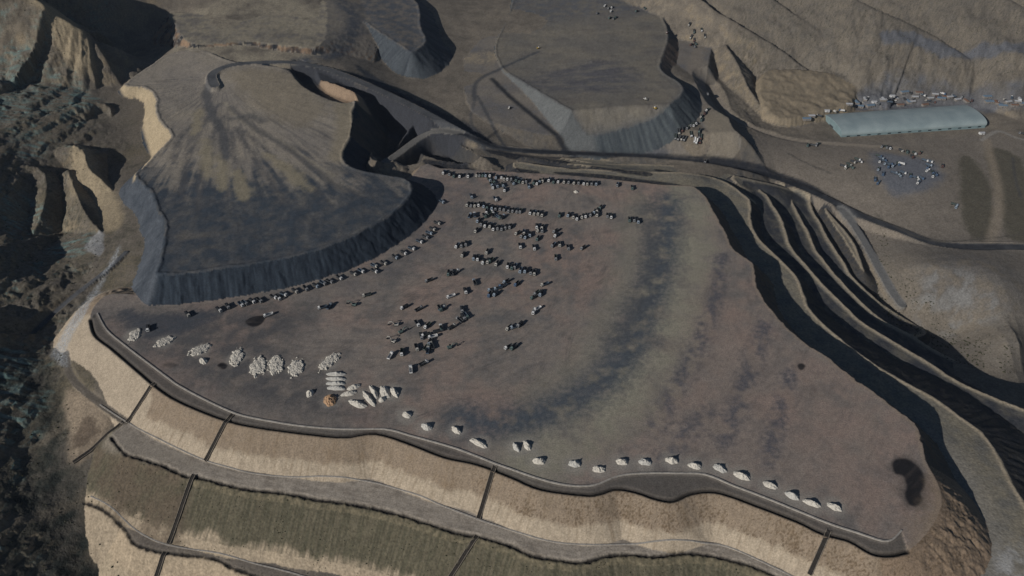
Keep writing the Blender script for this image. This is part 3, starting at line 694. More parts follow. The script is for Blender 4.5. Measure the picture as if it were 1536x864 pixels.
    pc = lerp(pc, c3(.105, .092, .085), np.clip(streak, 0, 1) * 0.7)
    col = np.where(pm[:, None], pc, col)
    faceN = np.clip(.5 + .8 * perlin(s / 5.0, drop / 40.0) + .5 * perlin(s / 1.8, drop / 25.0), 0, 1)
    pf = (zone == 6) & ~ins
    pcol = lerp(np.tile(c3(.088, .100, .102), (n, 1)), c3(.048, .056, .063), faceN)
    wface = poly([(740,95),(770,95),(885,175),(885,225),(860,225),(735,130)], 4, 6, 1)
    pcol = lerp(pcol, c3(.135, .138, .132), wface * .9)
    brn = poly([(992,104),(1004,60),(1035,55),(1030,110),(1000,112)], 8, 3, 1)
    pcol = lerp(pcol, c3(.175, .125, .090), brn * .9)
    col = np.where(pf[:, None], pcol, col)
    p3 = (zone == 7) & ins
    p3c = lerp(np.tile(c3(.185, .158, .125), (n, 1)), c3(.075, .080, .088), np.clip(poly([(520,-30),(680,-30),(680,90),(610,90),(560,50),(530,40),(470,95),(430,90)], 28, 18, 5) * (.7 + f2), 0, 1))
    col = np.where(p3[:, None], p3c, col)
    p3f = (zone == 7) & ~ins
    col = np.where(p3f[:, None], lerp(np.tile(c3(.075, .085, .092), (n, 1)), c3(.045, .052, .060), faceN), col)
    sm = (zone == 8) & ins
    ax, ay = ground_at(332, 118, 37)
    ang = np.arctan2(X - ax, ay - Y); rad = np.hypot(X - ax, Y - ay)
    fan = fbm(ang * 26.0, rad / 90.0, 1.0, 3, 0.65, 91)
    fan2 = fbm(ang * 70.0, rad / 60.0, 1.0, 2, 0.6, 95)
    sc = lerp(np.tile(c3(.222, .195, .162), (n, 1)), c3(.285, .245, .190), np.clip(.4 + f1, 0, 1))
    sc = lerp(sc, c3(.092, .088, .086), np.clip(-.05 + 1.4 * fan, 0, 1) * sstep(8, 40, rad) * (Y < ay + 15) * 0.75)
    sc = lerp(sc, c3(.115, .105, .095), np.clip(1.3 * fan2, 0, 1) * sstep(20, 60, rad) * (Y < ay + 15) * 0.45)
    sc = lerp(sc, c3(.245, .205, .140), poly([(500,150),(532,160),(528,200),(512,238),(492,232),(505,190)], 27, 7, 1.5) * .75)
    sc = lerp(sc, c3(.23, .19, .13), poly([(340,110),(440,108),(470,130),(490,160),(440,180),(380,150)], 35, 14, 4) * .6)
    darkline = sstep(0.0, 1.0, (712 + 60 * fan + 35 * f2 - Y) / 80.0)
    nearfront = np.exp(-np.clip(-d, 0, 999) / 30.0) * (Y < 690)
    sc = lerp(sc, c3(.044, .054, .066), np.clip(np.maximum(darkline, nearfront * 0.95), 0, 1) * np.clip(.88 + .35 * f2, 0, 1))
    sc = lerp(sc, c3(.155, .135, .108), poly([(262,352),(290,340),(330,350),(325,372),(280,380)], 18, 8, 4) * np.clip(.2 + 1.6 * streak, 0, 1) * .5)
    for pts, w_ in (([(325,150,36),(300,185,33),(282,225,29),(268,285,24)], 9), ([(335,165,35),(312,210,31),(300,260,27),(296,310,22)], 8), ([(345,190,33),(352,240,28),(372,300,22)], 7), ([(352,185,33),(385,240,28),(425,300,22)], 8), ([(338,190,33),(336,240,28),(340,290,23)], 6), ([(300,170,34),(270,200,31),(258,240,27)], 8), ([(365,190,32),(420,240,27),(480,290,22)], 6)):
        sc = lerp(sc, c3(.078, .076, .076), stroke(pts, 30, w_, 3.5, 1.6) * np.clip(.75 + f2, 0, 1) * .85)
    for pts in ([(298,215),(312,205),(318,240),(304,262)], [(322,235),(334,225),(342,265),(325,280)], [(290,170),(305,165),(300,190),(286,200)], [(345,255),(360,250),(375,285),(355,290)], [(395,225),(430,240),(470,275),(440,270)]):
        sc = lerp(sc, c3(.265, .225, .150), poly(pts, 28, 5, 2.5) * .75)
    # loop track on the dump
    sc = lerp(sc, c3(.080, .080, .082), stroke([(318,112,38),(308,135,36),(316,165,34),(330,190,31),(338,230,28)], 34, 12, 4, 1) * .85)
    sc = lerp(sc, c3(.245, .215, .165), stroke([(336,148,35),(355,170,33),(385,190,31),(420,208,29),(455,232,27),(500,262,24)], 30, 5, 2, .5) * .75)
    sc = lerp(sc, c3(.085, .082, .080), stroke([(345,155,34),(375,182,32),(440,225,28),(500,275,23),(540,290,21)], 30, 7, 3, .6) * .7)
    sc = lerp(sc, c3(.090, .088, .084), stroke([(345,172,33),(372,168,33),(392,176,32)], 33, 9, 4, 1.5) * .7)
    col = np.where(sm[:, None], sc, col)
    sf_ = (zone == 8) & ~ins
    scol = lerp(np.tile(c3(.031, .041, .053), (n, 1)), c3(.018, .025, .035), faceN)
    lface = poly([(150,285),(200,250),(250,330),(245,420),(200,450),(170,380)], 8, 4, 1)
    scol = lerp(scol, c3(.078, .087, .099), lface * np.clip(.75 + .5 * f2, 0, 1))
    tanb = poly([(180,125),(215,128),(240,145),(262,205),(235,245),(196,264),(218,225),(205,170),(183,140)], 24, 3, .5)
    scol = lerp(scol, c3(.40, .315, .20), tanb * .95)
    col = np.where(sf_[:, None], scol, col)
    zc = (zone == 11)
    col = np.where(zc[:, None], lerp(np.tile(c3(.255, .205, .140), (n, 1)), c3(.15, .125, .09), np.clip(.35 + f2 + .6 * f3, 0, 1)), col)
    z12 = (zone == 12)
    col = np.where((z12 & ins)[:, None], lerp(np.tile(c3(.26, .225, .165), (n, 1)), c3(.15, .135, .115), np.clip(.25 + 1.2 * f1 + f2, 0, 1)), col)
    col = np.where((z12 & ~ins & (slope > .5))[:, None], lerp(np.tile(c3(.25, .17, .11), (n, 1)), c3(.022, .024, .028), sstep(-.3, .3, perlin(s / 34.0, s * 0 + 5) + .5 * f2)), col)
    col = np.where((z12 & ~ins & (slope <= .5))[:, None], lerp(np.tile(c3(.20, .175, .14), (n, 1)), c3(.12, .112, .105), np.clip(.3 + f2 + f1, 0, 1)), col)
    for pts, z_ in (([(-20,812),(60,782),(110,757),(142,747)], -42), ([(-20,700),(50,667),(100,640)], -28), ([(130,752),(140,790),(152,815)], -50), ([(0,232),(60,205),(120,175),(165,152)], 28), ([(0,110),(30,92),(70,96)], 48)):
        col = lerp(col, c3(.15, .125, .092), stroke(pts, z_, 7, 3, 1.5) * .75 * (zone == 0))
    cp = zone == 9
    col = np.where(cp[:, None], lerp(np.tile(c3(.080, .070, .060), (n, 1)), c3(.045, .045, .045), np.clip(.5 + f2, 0, 1)), col)
    bt = stroke([(450,90,37),(495,80,36),(525,55,34),(530,25,36),(500,-10,40)], 36, 26, 9, 3)
    col = lerp(col, c3(.070, .074, .082), bt * (zone != 10) * np.clip(.75 + f2, 0, 1))
    col = lerp(col, c3(.22, .185, .145), stroke([(500,104,29),(535,80,27),(550,55,26)], 28, 22, 8, 3) * (zone != 10) * (zone != 7) * .7)
    # dark cut below the haul road, painted embankment shade beyond it, mound between
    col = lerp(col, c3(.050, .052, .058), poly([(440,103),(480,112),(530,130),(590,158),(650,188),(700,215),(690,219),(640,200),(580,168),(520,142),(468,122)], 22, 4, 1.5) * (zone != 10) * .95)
    col = lerp(col, c3(.050, .056, .064), poly([(540,110),(600,135),(660,160),(710,190),(735,215),(715,205),(660,180),(600,148),(545,122)], 8, 5, 1.5) * (zone != 10) * .9)  # shade of the embankment's far side, painted in
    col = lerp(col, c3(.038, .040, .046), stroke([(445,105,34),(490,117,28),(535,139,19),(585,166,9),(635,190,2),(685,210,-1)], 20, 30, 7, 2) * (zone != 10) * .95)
    col = lerp(col, c3(.040, .042, .048), stroke([(530,112,22),(600,138,10),(650,160,4),(700,188,-2),(735,214,-6)], 5, 16, 6, 2) * (zone != 10) * .9)  # same embankment shade, painted darker along its middle
    col = lerp(col, c3(.29, .205, .135), poly([(478,118),(505,122),(535,134),(552,148),(530,150),(490,140)], 31, 3, 1) * .85)
    # --- roads
    rm = sstep(0.6, -0.6, A['road'])
    rc = lerp(np.tile(c3(.105, .105, .106), (n, 1)), c3(.060, .062, .066), np.clip(.45 + f2 + .4 * f3, 0, 1))
    rc = lerp(rc, c3(.034, .036, .040), sstep(-40, 60, X) * np.clip(.85 + .5 * f2, 0, 1))
    vl, _, _, _ = dist_line(X, Y, RD["valley"][0]); shd, _, _, _ = dist_line(X, Y, RD["shed"][0]); rp, _, _, _ = dist_line(X, Y, RD["ramp"][0]); ft, _, _, _ = dist_line(X, Y, RD["foot"][0])
    rc = lerp(rc, c3(.165, .160, .150), (vl < 8).astype(np.float32) * .8)
    rc = lerp(rc, c3(.30, .25, .19), (shd < 6).astype(np.float32) * .8)
    rc = lerp(rc, c3(.155, .145, .128), (rp < 7).astype(np.float32) * .8)
    rc = lerp(rc, c3(.16, .135, .105), (ft < 5).astype(np.float32) * .9)
    col = lerp(col, rc, rm)
    ln = fbm(X * 0.15, Y * 2.0, 14, 2, .5, 99)
    for pts, w_, c_, k_ in (([(712,148,-1),(712,128,-1),(724,115,-1),(760,98,0),(808,76,3)], 7, c3(.060,.062,.066), .85), ([(716,142,-1),(728,165,-2),(742,190,-3),(758,214,-4)], 5, c3(.060,.062,.066), .8), ([(712,150,-2),(706,175,-3),(712,195,-3)], 5, c3(.075,.075,.078), .6),
                        ([(738,118,-2),(762,142,-3),(795,170,-5),(825,194,-6),(850,213,-8),(862,223,-9)], 8, c3(.020,.022,.026), .95), ([(1540,345,-49),(1440,355,-49),(1385,345,-47),(1340,318,-45),(1320,300,-43)], 3, c3(.09,.08,.065), .7),
                        ([(1180,222,-31),(1215,238,-34),(1250,250,-37)], 3, c3(.06,.055,.05), .7), ([(1475,205,-39),(1500,192,-39),(1536,203,-39),(1600,206,-39)], 5, c3(.27,.25,.22), .8), ([(1522,232,-42),(1526,262,-44),(1536,290,-45)], 4, c3(.06,.06,.06), .6),
                        ([(1340,25,60),(1375,45,40),(1420,70,20),(1480,95,-5),(1536,118,-25)], 20, c3(.085,.095,.115), .7)):  # last stroke: blue shade of the valley behind the ridge, painted on
        col = lerp(col, c_, stroke(pts, 0, w_, min(3, w_ * .4), .5 if w_ < 15 else 3) * k_)
    painted_shade = c3(.020, .022, .027)  # bench and road-edge shade, painted on as black strips
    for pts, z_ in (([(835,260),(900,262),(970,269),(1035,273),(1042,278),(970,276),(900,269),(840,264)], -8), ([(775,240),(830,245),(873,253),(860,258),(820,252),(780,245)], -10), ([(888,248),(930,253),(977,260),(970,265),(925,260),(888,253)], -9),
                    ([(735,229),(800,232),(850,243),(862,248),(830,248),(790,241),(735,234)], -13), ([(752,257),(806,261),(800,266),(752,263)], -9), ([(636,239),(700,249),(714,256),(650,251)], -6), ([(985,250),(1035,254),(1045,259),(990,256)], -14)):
        col = lerp(col, painted_shade, poly(pts, z_, 1.2, .5) * np.clip(.92 + .4 * f3, 0, 1))
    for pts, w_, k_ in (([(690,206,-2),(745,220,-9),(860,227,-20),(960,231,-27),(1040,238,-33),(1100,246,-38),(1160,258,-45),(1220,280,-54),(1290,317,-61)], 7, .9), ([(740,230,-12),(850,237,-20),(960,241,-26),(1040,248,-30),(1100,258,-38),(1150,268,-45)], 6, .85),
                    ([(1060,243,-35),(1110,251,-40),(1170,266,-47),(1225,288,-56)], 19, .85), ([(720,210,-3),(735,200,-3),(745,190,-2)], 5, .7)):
        col = lerp(col, painted_shade, stroke(pts, 0, w_, 1.6, .5) * k_ * np.clip(.9 + .5 * f2, 0, 1))
    # gravel chute on the west flank
    gv = poly([(184,380),(178,398),(150,430),(138,460),(134,480),(100,515),(98,545),(70,525),(95,490),(120,455),(160,410)], -12, 3, 1.2)
    sp = sstep(-.15, .25, perlin(X / 1.3, Y / 1.3))
    col = lerp(col, c3(.34, .35, .35), gv * (.35 + .65 * sp) * .9)
    col = lerp(col, c3(.26, .255, .245), poly([(128,372),(140,355),(156,352),(156,378),(146,384)], -6, 2, 1.2) * .9)
    # overall mottling
    m = 1 + 0.16 * f3 + 0.10 * f2
    return np.clip(col * m[:, None], 0.004, 0.8)

def new_mat(name, rough=0.95):
    m = bpy.data.materials.new(name); m.use_nodes = True
    b = m.node_tree.nodes["Principled BSDF"]; b.inputs["Roughness"].default_value = rough
    b.inputs["Specular IOR Level"].default_value = 0.15
    return m, m.node_tree, b

def ground_material(name, grain, bump, rough=0.95):
    m, nt, b = new_mat(name, rough)
    at = nt.nodes.new("ShaderNodeAttribute"); at.attribute_name = "soil"
    geo = nt.nodes.new("ShaderNodeNewGeometry")
    n1 = nt.nodes.new("ShaderNodeTexNoise"); n1.inputs["Scale"].default_value = grain; n1.inputs["Detail"].default_value = 3
    nt.links.new(geo.outputs["Position"], n1.inputs["Vector"])
    mr = nt.nodes.new("ShaderNodeMapRange"); mr.inputs[1].default_value = 0.25; mr.inputs[2].default_value = 0.75; mr.inputs[3].default_value = 0.72; mr.inputs[4].default_value = 1.28
    nt.links.new(n1.outputs["Fac"], mr.inputs[0])
    mx = nt.nodes.new("ShaderNodeVectorMath"); mx.operation = 'SCALE'
    nt.links.new(at.outputs["Color"], mx.inputs[0]); nt.links.new(mr.outputs[0], mx.inputs["Scale"])
    nt.links.new(mx.outputs[0], b.inputs["Base Color"])
    n2 = nt.nodes.new("ShaderNodeTexNoise"); n2.inputs["Scale"].default_value = grain * 1.3; n2.inputs["Detail"].default_value = 2
    nt.links.new(geo.outputs["Position"], n2.inputs["Vector"])
    bp = nt.nodes.new("ShaderNodeBump"); bp.inputs["Strength"].default_value = 0.6; bp.inputs["Distance"].default_value = bump
    nt.links.new(n2.outputs["Fac"], bp.inputs["Height"]); nt.links.new(bp.outputs[0], b.inputs["Normal"])
    return m

def mesh_from_arrays(name, V, F, mat, attr=None, smooth=True):
    me = bpy.data.meshes.new(name)
    me.vertices.add(len(V)); me.vertices.foreach_set("co", np.ascontiguousarray(V, dtype=np.float32).ravel())
    k = F.shape[1]
    me.loops.add(F.size); me.loops.foreach_set("vertex_index", F.astype(np.int32).ravel())
    me.polygons.add(len(F)); me.polygons.foreach_set("loop_start", np.arange(0, F.size, k, dtype=np.int32))
    me.polygons.foreach_set("use_smooth", np.full(len(F), smooth))
    if attr is not None:
        a = me.attributes.new("soil", 'FLOAT_COLOR', 'POINT')
        c = np.ones((len(V), 4), dtype=np.float32); c[:, :3] = attr
        a.data.foreach_set("color", c.ravel())
    me.update(calc_edges=True)
    me.materials.append(mat)
    return me

def add_obj(name, me, parent=None, loc=None, rz=0.0):
    o = bpy.data.objects.new(name, me); COL.objects.link(o)
    if parent is not None: o.parent = parent
    if loc is not None: o.location = loc
    if rz: o.rotation_euler = (0, 0, rz)
    return o

def tag(o, label, cat, group=None, kind=None):
    o["label"] = label; o["category"] = cat
    if group: o["group"] = group
    if kind: o["kind"] = kind
    return o

def empty(name, loc, rz=0.0):
    o = bpy.data.objects.new(name, None); COL.objects.link(o)
    o.location = loc; o.rotation_euler = (0, 0, rz); o.empty_display_size = 0.5
    return o

Xg, Yg = build_grid()
SHP = Xg.shape
xf, yf = Xg.ravel(), Yg.ravel()
Hf, AT = terrain(xf, yf, True)
Hg = Hf.reshape(SHP)
dHy = np.gradient(Hg, axis=0) / np.gradient(Yg, axis=0)
dHx = np.gradient(Hg, axis=1) / np.gradient(Xg, axis=1)
SLOPE = np.hypot(dHx, dHy).ravel()
CLR = colour_land(xf, yf, Hf, AT, SLOPE)
Pg = np.column_stack([xf, yf, Hf])
nr, nc_ = SHP
ii = np.arange(nr * nc_).reshape(SHP)
Q = np.stack([ii[:-1, :-1], ii[:-1, 1:], ii[1:, 1:], ii[1:, :-1]], axis=-1).reshape(-1, 4)
zq = AT['zone'].reshape(SHP)[:-1, :-1].ravel()
insq = AT['ins'].reshape(SHP)[:-1, :-1].ravel()
wq = (xf.reshape(SHP)[:-1, :-1].ravel() < -180)
hillq = (yf.reshape(SHP)[:-1, :-1].ravel() > 1020) & (xf.reshape(SHP)[:-1, :-1].ravel() > 200)
M_GROUND = ground_material("packed_soil", 0.9, 0.12)
M_COAL = ground_material("coal_spoil", 0.8, 0.18, 0.85)
M_HILL = ground_material("rough_hillside", 0.55, 0.6)
M_ROADM = ground_material("haul_road_dust", 0.8, 0.05, 0.9)
SURF = [
 ("ground", (zq == 1) & insq, M_GROUND, "wide flat reddish brown yard where the trucks stand", "ground"),
 ("embankment_terrain", (zq == 1) & ~insq, M_GROUND, "pale tan sloping bank below the truck yard", "slope"),
 ("path", np.isin(zq, (2, 3)) & insq, M_GROUND, "grey brown level track between the tan banks below the yard", "track"),
 ("terrace_terrain", np.isin(zq, (2, 3)) & ~insq, M_HILL, "grassy brown terraced slope at the bottom of the picture", "slope"),
 ("bench_terrain", zq == 4, M_HILL, "stepped earth benches falling away east of the yard", "terrain"),
 ("open_terrain", np.isin(zq, (5, 9, 11, 12)), M_GROUND, "dusty open ground north of the truck yard", "terrain"),
 ("spoil_hill", zq == 6, M_COAL, "broad flat topped dump with grey green face behind the road", "spoil heap"),
 ("dark_hill", zq == 7, M_COAL, "dark coal dump with rounded edge at the top of the picture", "spoil heap"),
 ("coal_hill", zq == 8, M_COAL, "huge fan shaped coal dump with black steep face beside the yard", "spoil heap"),
 ("road", zq == 10, M_ROADM, "dark dusty haul road winding past the dumps", "road"),
 ("valley_terrain", (zq == 0) & wq, M_HILL, "dark scrubby ravine slopes on the western side", "terrain"),
 ("hills", (zq == 0) & ~wq & hillq, M_HILL, "dry brown hills with gullies at the top right", "hills"),
 ("terrain", (zq == 0) & ~wq & ~hillq, M_HILL, "brown earth ground around the dumps and the long shed", "terrain"),
]
for nm, mk, mt, lb, ct in SURF:
    f = Q[mk]
    if not len(f): continue
    used = np.unique(f)
    remap = np.zeros(nr * nc_, dtype=np.int32); remap[used] = np.arange(len(used))
    o = add_obj(nm, mesh_from_arrays(nm, Pg[used], remap[f], mt, CLR[used]))
    tag(o, lb, ct, kind="structure")

# ------------------------------------------------------------------ air
def air():
    x0, x1, y0, y1, z0, z1 = -9000, 9000, -1500, 9000, float(Hf.min()) - 1.5, max(CAM_H, float(Hf.max())) + 30
    V = [(x0, y0, z0), (x1, y0, z0), (x1, y1, z0), (x0, y1, z0), (x0, y0, z1), (x1, y0, z1), (x1, y1, z1), (x0, y1, z1)]
    me = bpy.data.meshes.new("haze"); me.from_pydata(V, [], [(3, 2, 1, 0), (4, 5, 6, 7), (0, 1, 5, 4), (1, 2, 6, 5), (2, 3, 7, 6), (3, 0, 4, 7)]); me.update()
    m = bpy.data.materials.new("thin_haze"); m.use_nodes = True; nt = m.node_tree
    nt.nodes.remove(nt.nodes["Principled BSDF"])
    pv = nt.nodes.new("ShaderNodeVolumePrincipled"); pv.inputs["Color"].default_value = (.80, .88, 1, 1); pv.inputs["Density"].default_value = 0.000018
    nt.links.new(pv.outputs[0], nt.nodes["Material Output"].inputs["Volume"])
    me.materials.append(m)
    tag(add_obj("haze", me), "thin bluish haze over the whole valley", "haze", kind="stuff")
air()

# ------------------------------------------------------------------ look-ups on the finished sheet
_rowY = Yg[:, 0]; _rowT = Xg[:, -1] - Xg[:, 0]; _u0 = Xg[:, 0] / _rowT; _cu = (Xg[0] - Xg[0, 0]) / _rowT[0]
def land(X, Y):
    X = np.asarray(X, dtype=float); Y = np.asarray(Y, dtype=float)
    r = np.clip(np.searchsorted(_rowY, Y) - 1, 0, nr - 2)
    ty = np.clip((Y - _rowY[r]) / (_rowY[r + 1] - _rowY[r]), 0, 1)
    T = _rowT[r] + ty * (_rowT[r + 1] - _rowT[r])
    uu = X / T - _u0[0]
    c = np.clip(np.searchsorted(_cu, uu) - 1, 0, nc_ - 2)
    tx = np.clip((uu - _cu[c]) / (_cu[c + 1] - _cu[c]), 0, 1)
    return (Hg[r, c] * (1 - tx) + Hg[r, c + 1] * tx) * (1 - ty) + (Hg[r + 1, c] * (1 - tx) + Hg[r + 1, c + 1] * tx) * ty

def place_many(pts):
    """survey things: where their sight lines first meet the land"""
    pts = np.asarray(pts, dtype=float)
    u = (pts[:, 0] - 768) / FPX; v = (pts[:, 1] - 432) / FPX
    lo = np.full(len(pts), 250.0); t = lo.copy(); hit = np.zeros(len(pts), bool)
    dz = SP + v * CP; dy = CP - v * SP
    for _ in range(1400):
        g = (CAM_H - t * dz) - land(u * t, t * dy)
        hit |= g <= 0
        if hit.all(): break
        t = np.where(hit, t, t + np.clip(g * .5, 0.4, 30))
    for _ in range(6):
        g = (CAM_H - t * dz) - land(u * t, t * dy)
        t = t + g * .35
    x = u * t; y = t * dy
    return np.column_stack([x, y, land(x, y)])

def place(px, py, z=0.0):
    return tuple(float(k) for k in place_many([(px, py)])[0])
# ------------------------------------------------------------------ things: materials
def paint(name, c, rough=0.6, noise=0.25, scale=1.5, metal=0.0):
    m, nt, b = new_mat(name, rough)
    geo = nt.nodes.new("ShaderNodeNewGeometry"); oi = nt.nodes.new("ShaderNodeObjectInfo")
    n1 = nt.nodes.new("ShaderNodeTexNoise"); n1.inputs["Scale"].default_value = scale; n1.inputs["Detail"].default_value = 3
    nt.links.new(geo.outputs["Position"], n1.inputs["Vector"])
    mr = nt.nodes.new("ShaderNodeMapRange"); mr.inputs[1].default_value = 0.25; mr.inputs[2].default_value = 0.75
    mr.inputs[3].default_value = 1 - noise; mr.inputs[4].default_value = 1 + noise
    nt.links.new(n1.outputs["Fac"], mr.inputs[0])
    sc = nt.nodes.new("ShaderNodeVectorMath"); sc.operation = 'SCALE'; sc.inputs[0].default_value = c
    nt.links.new(mr.outputs[0], sc.inputs["Scale"]); nt.links.new(sc.outputs[0], b.inputs["Base Color"])
    b.inputs["Metallic"].default_value = metal
    return m

MAT = {
 'white': paint("white_paint", (.52, .51, .49), .55), 'cream': paint("cream_paint", (.36, .34, .30), .6), 'paleblue': paint("pale_blue_paint", (.24, .28, .32), .5),
 'blue': paint("blue_paint", (.075, .115, .18), .5), 'red': paint("dark_red_paint", (.11, .055, .045), .5), 'grey': paint("grey_paint", (.20, .20, .20), .6),
 'green': paint("grey_green_paint", (.09, .125, .115), .6), 'yellow': paint("yellow_paint", (.42, .28, .05), .5), 'bed': paint("dusty_steel", (.055, .058, .062), .7),
 'bedb': paint("blue_steel", (.065, .085, .11), .65), 'bedg': paint("green_steel", (.055, .068, .062), .65), 'chassis': paint("chassis_black", (.018, .018, .02), .7), 'tyre': paint("tyre_rubber", (.015, .015, .016), .9),
 'glass': paint("dark_glass", (.02, .025, .03), .15), 'coal': paint("coal_load", (.022, .024, .028), .9, .4, 3.0), 'gravel': paint("pale_gravel", (.50, .46, .39), .95, .28, 1.2),
 'gravel2': paint("grey_gravel", (.43, .41, .365), .95, .35, 2.0), 'sand': paint("orange_sand", (.40, .255, .15), .95, .25, 1.5), 'chute_wall': paint('weathered_concrete', (.19, .16, .125), .9, .3, .6), 'concrete': paint("pale_concrete", (.33, .30, .26), .9, .3, .6),
 'dark_concrete': paint("chute_floor_concrete", (.030, .026, .022), .9, .3, .6), 'shrub': paint("dry_shrub", (.050, .050, .030), .95, .5, .3),  # first entry: near-black even tone for the drain chute floors
 'wall': paint("shed_wall", (.17, .23, .235), .6, .12, .2), 'brick': paint("hut_wall", (.20, .18, .16), .9), 'roof_b': paint("blue_sheet_roof", (.12, .17, .22), .5), 'roof_w': paint("white_sheet_roof", (.36, .36, .36), .5), 'rust': paint("rusty_sheet", (.17, .10, .07), .8),
}

def shed_roof_mat():
    m, nt, b = new_mat("ribbed_sheet_roof", .42)
    tc = nt.nodes.new("ShaderNodeTexCoord")
    wv = nt.nodes.new("ShaderNodeTexWave"); wv.wave_type = 'BANDS'; wv.bands_direction = 'X'; wv.inputs["Scale"].default_value = .16; wv.inputs["Distortion"].default_value = 0.3
    nt.links.new(tc.outputs["Object"], wv.inputs["Vector"])
    ns = nt.nodes.new("ShaderNodeTexNoise"); ns.inputs["Scale"].default_value = .06; ns.inputs["Detail"].default_value = 5
    nt.links.new(tc.outputs["Object"], ns.inputs["Vector"])
    r = nt.nodes.new("ShaderNodeValToRGB")
    r.color_ramp.elements[0].position = .3; r.color_ramp.elements[0].color = (.215, .265, .268, 1)
    r.color_ramp.elements[1].position = .7; r.color_ramp.elements[1].color = (.29, .34, .335, 1)
    nt.links.new(ns.outputs["Fac"], r.inputs[0])
    mr = nt.nodes.new("ShaderNodeMapRange"); mr.inputs[3].default_value = .86; mr.inputs[4].default_value = 1.08
    nt.links.new(wv.outputs["Fac"], mr.inputs[0])
    sc = nt.nodes.new("ShaderNodeVectorMath"); sc.operation = 'SCALE'
    nt.links.new(r.outputs[0], sc.inputs[0]); nt.links.new(mr.outputs[0], sc.inputs["Scale"]); nt.links.new(sc.outputs[0], b.inputs["Base Color"])
    return m
MAT['shedroof'] = shed_roof_mat()

class Shape:
    """collects boxes, prisms and cylinders into one mesh"""
    def __init__(self): self.v = []; self.f = []; self.m = []
    def poly(self, V, F, mi=0):
        b = len(self.v); self.v += [tuple(p) for p in V]; self.f += [tuple(b + i for i in f) for f in F]; self.m += [mi] * len(F)
        return self
    def box(self, x0, x1, y0, y1, z0, z1, mi=0, tx=0.0, ty=0.0):
        """tx, ty: inset of the top face"""
        V = [(x0, y0, z0), (x1, y0, z0), (x1, y1, z0), (x0, y1, z0), (x0 + tx, y0 + ty, z1), (x1 - tx, y0 + ty, z1), (x1 - tx, y1 - ty, z1), (x0 + tx, y1 - ty, z1)]
        return self.poly(V, [(3, 2, 1, 0), (4, 5, 6, 7), (0, 1, 5, 4), (1, 2, 6, 5), (2, 3, 7, 6), (3, 0, 4, 7)], mi)
    def prism(self, prof, y0, y1, mi=0):
        """profile in x,z swept along y"""
        n = len(prof)
        V = [(x, y0, z) for x, z in prof] + [(x, y1, z) for x, z in prof]
        F = [tuple(range(n)), tuple(range(2 * n - 1, n - 1, -1))] + [(i, n + i, n + (i + 1) % n, (i + 1) % n) for i in range(n)]
        return self.poly(V, F, mi)
    def cyl(self, x, y, z, r, w, mi=0, n=14):
        V = []; 
        for s in (-w / 2, w / 2):
            for k in range(n):
                a = 2 * math.pi * k / n
                V.append((x + r * math.cos(a), y + s, z + r * math.sin(a)))
        F = [tuple(range(n)), tuple(range(2 * n - 1, n - 1, -1))] + [(i, n + i, n + (i + 1) % n, (i + 1) % n) for i in range(n)]
        return self.poly(V, F, mi)
    def mesh(self, name, *mats):
        me = bpy.data.meshes.new(name)
        me.from_pydata(self.v, [], self.f); me.update()
        for m in mats: me.materials.append(m)
        if len(mats) > 1: me.polygons.foreach_set("material_index", self.m)
        return me

# ---- dump truck, nose towards +x
def chassis_shape():
    s = Shape()
    s.box(-4.1, 4.1, -.45, -.2, .75, 1.05); s.box(-4.1, 4.1, .2, .45, .75, 1.05)
    s.box(-3.6, -1.6, -1.1, 1.1, .5, .72); s.box(2.6, 3.0, -1.1, 1.1, .5, .72); s.box(.4, 1.5, .5, 1.15, .55, 1.05); s.box(.4, 1.5, -1.15, -.5, .55, 1.05)
    s.box(4.1, 4.35, -1.2, 1.2, .5, .95)
    return s
def cab_shape():
    s = Shape()
    s.prism([(2.15, .95), (4.3, .95), (4.35, 1.9), (4.0, 2.95), (2.3, 3.05), (2.15, 2.6)], -1.22, 1.22)
    s.prism([(2.3, 3.06), (3.7, 3.0), (3.0, 3.4), (2.3, 3.5)], -1.0, 1.0)
    s.box(3.7, 3.85, 1.24, 1.5, 2.0, 2.7); s.box(3.7, 3.85, -1.5, -1.24, 2.0, 2.7)
    return s
def screen_shape():
    return Shape().poly([(4.37, -1.05, 1.98), (4.37, 1.05, 1.98), (4.07, 1.0, 2.85), (4.07, -1.0, 2.85), (4.33, -1.05, 1.98), (4.33, 1.05, 1.98), (4.03, 1.0, 2.85), (4.03, -1.0, 2.85)], [(0, 1, 2, 3), (7, 6, 5, 4), (0, 4, 5, 1), (1, 5, 6, 2), (2, 6, 7, 3), (3, 7, 4, 0)])
def bed_shape():
    s = Shape()
    s.box(-4.3, 1.9, -1.25, 1.25, 1.1, 1.3)
    s.box(-4.3, 1.9, -1.32, -1.2, 1.3, 2.55); s.box(-4.3, 1.9, 1.2, 1.32, 1.3, 2.55)
    s.box(1.78, 1.95, -1.2, 1.2, 1.3, 2.9); s.box(-4.35, -4.2, -1.2, 1.2, 1.3, 2.5)
    for k in range(6):
        x = -3.8 + k * 1.1
        s.box(x, x + .14, -1.42, -1.32, 1.2, 2.5); s.box(x, x + .14, 1.32, 1.42, 1.2, 2.5)
    s.box(1.95, 2.7, -1.1, 1.1, 2.85, 2.93)
    return s
def load_shape():
    s = Shape(); r = random.Random(5)
    nx, ny = 9, 5; V = []; F = []
    for i in range(nx):
        for j in range(ny):
            a = i / (nx - 1); b = j / (ny - 1)
            e = math.sin(math.pi * a) ** .5 * math.sin(math.pi * b) ** .5
            V.append((-4.15 + 5.9 * a, -1.18 + 2.36 * b, 2.1 + .75 * e + r.uniform(-.12, .12)))
    for i in range(nx - 1):
        for j in range(ny - 1):
            q = i * ny + j; F.append((q, q + ny, q + ny + 1, q + 1))
    return s.poly(V, F)
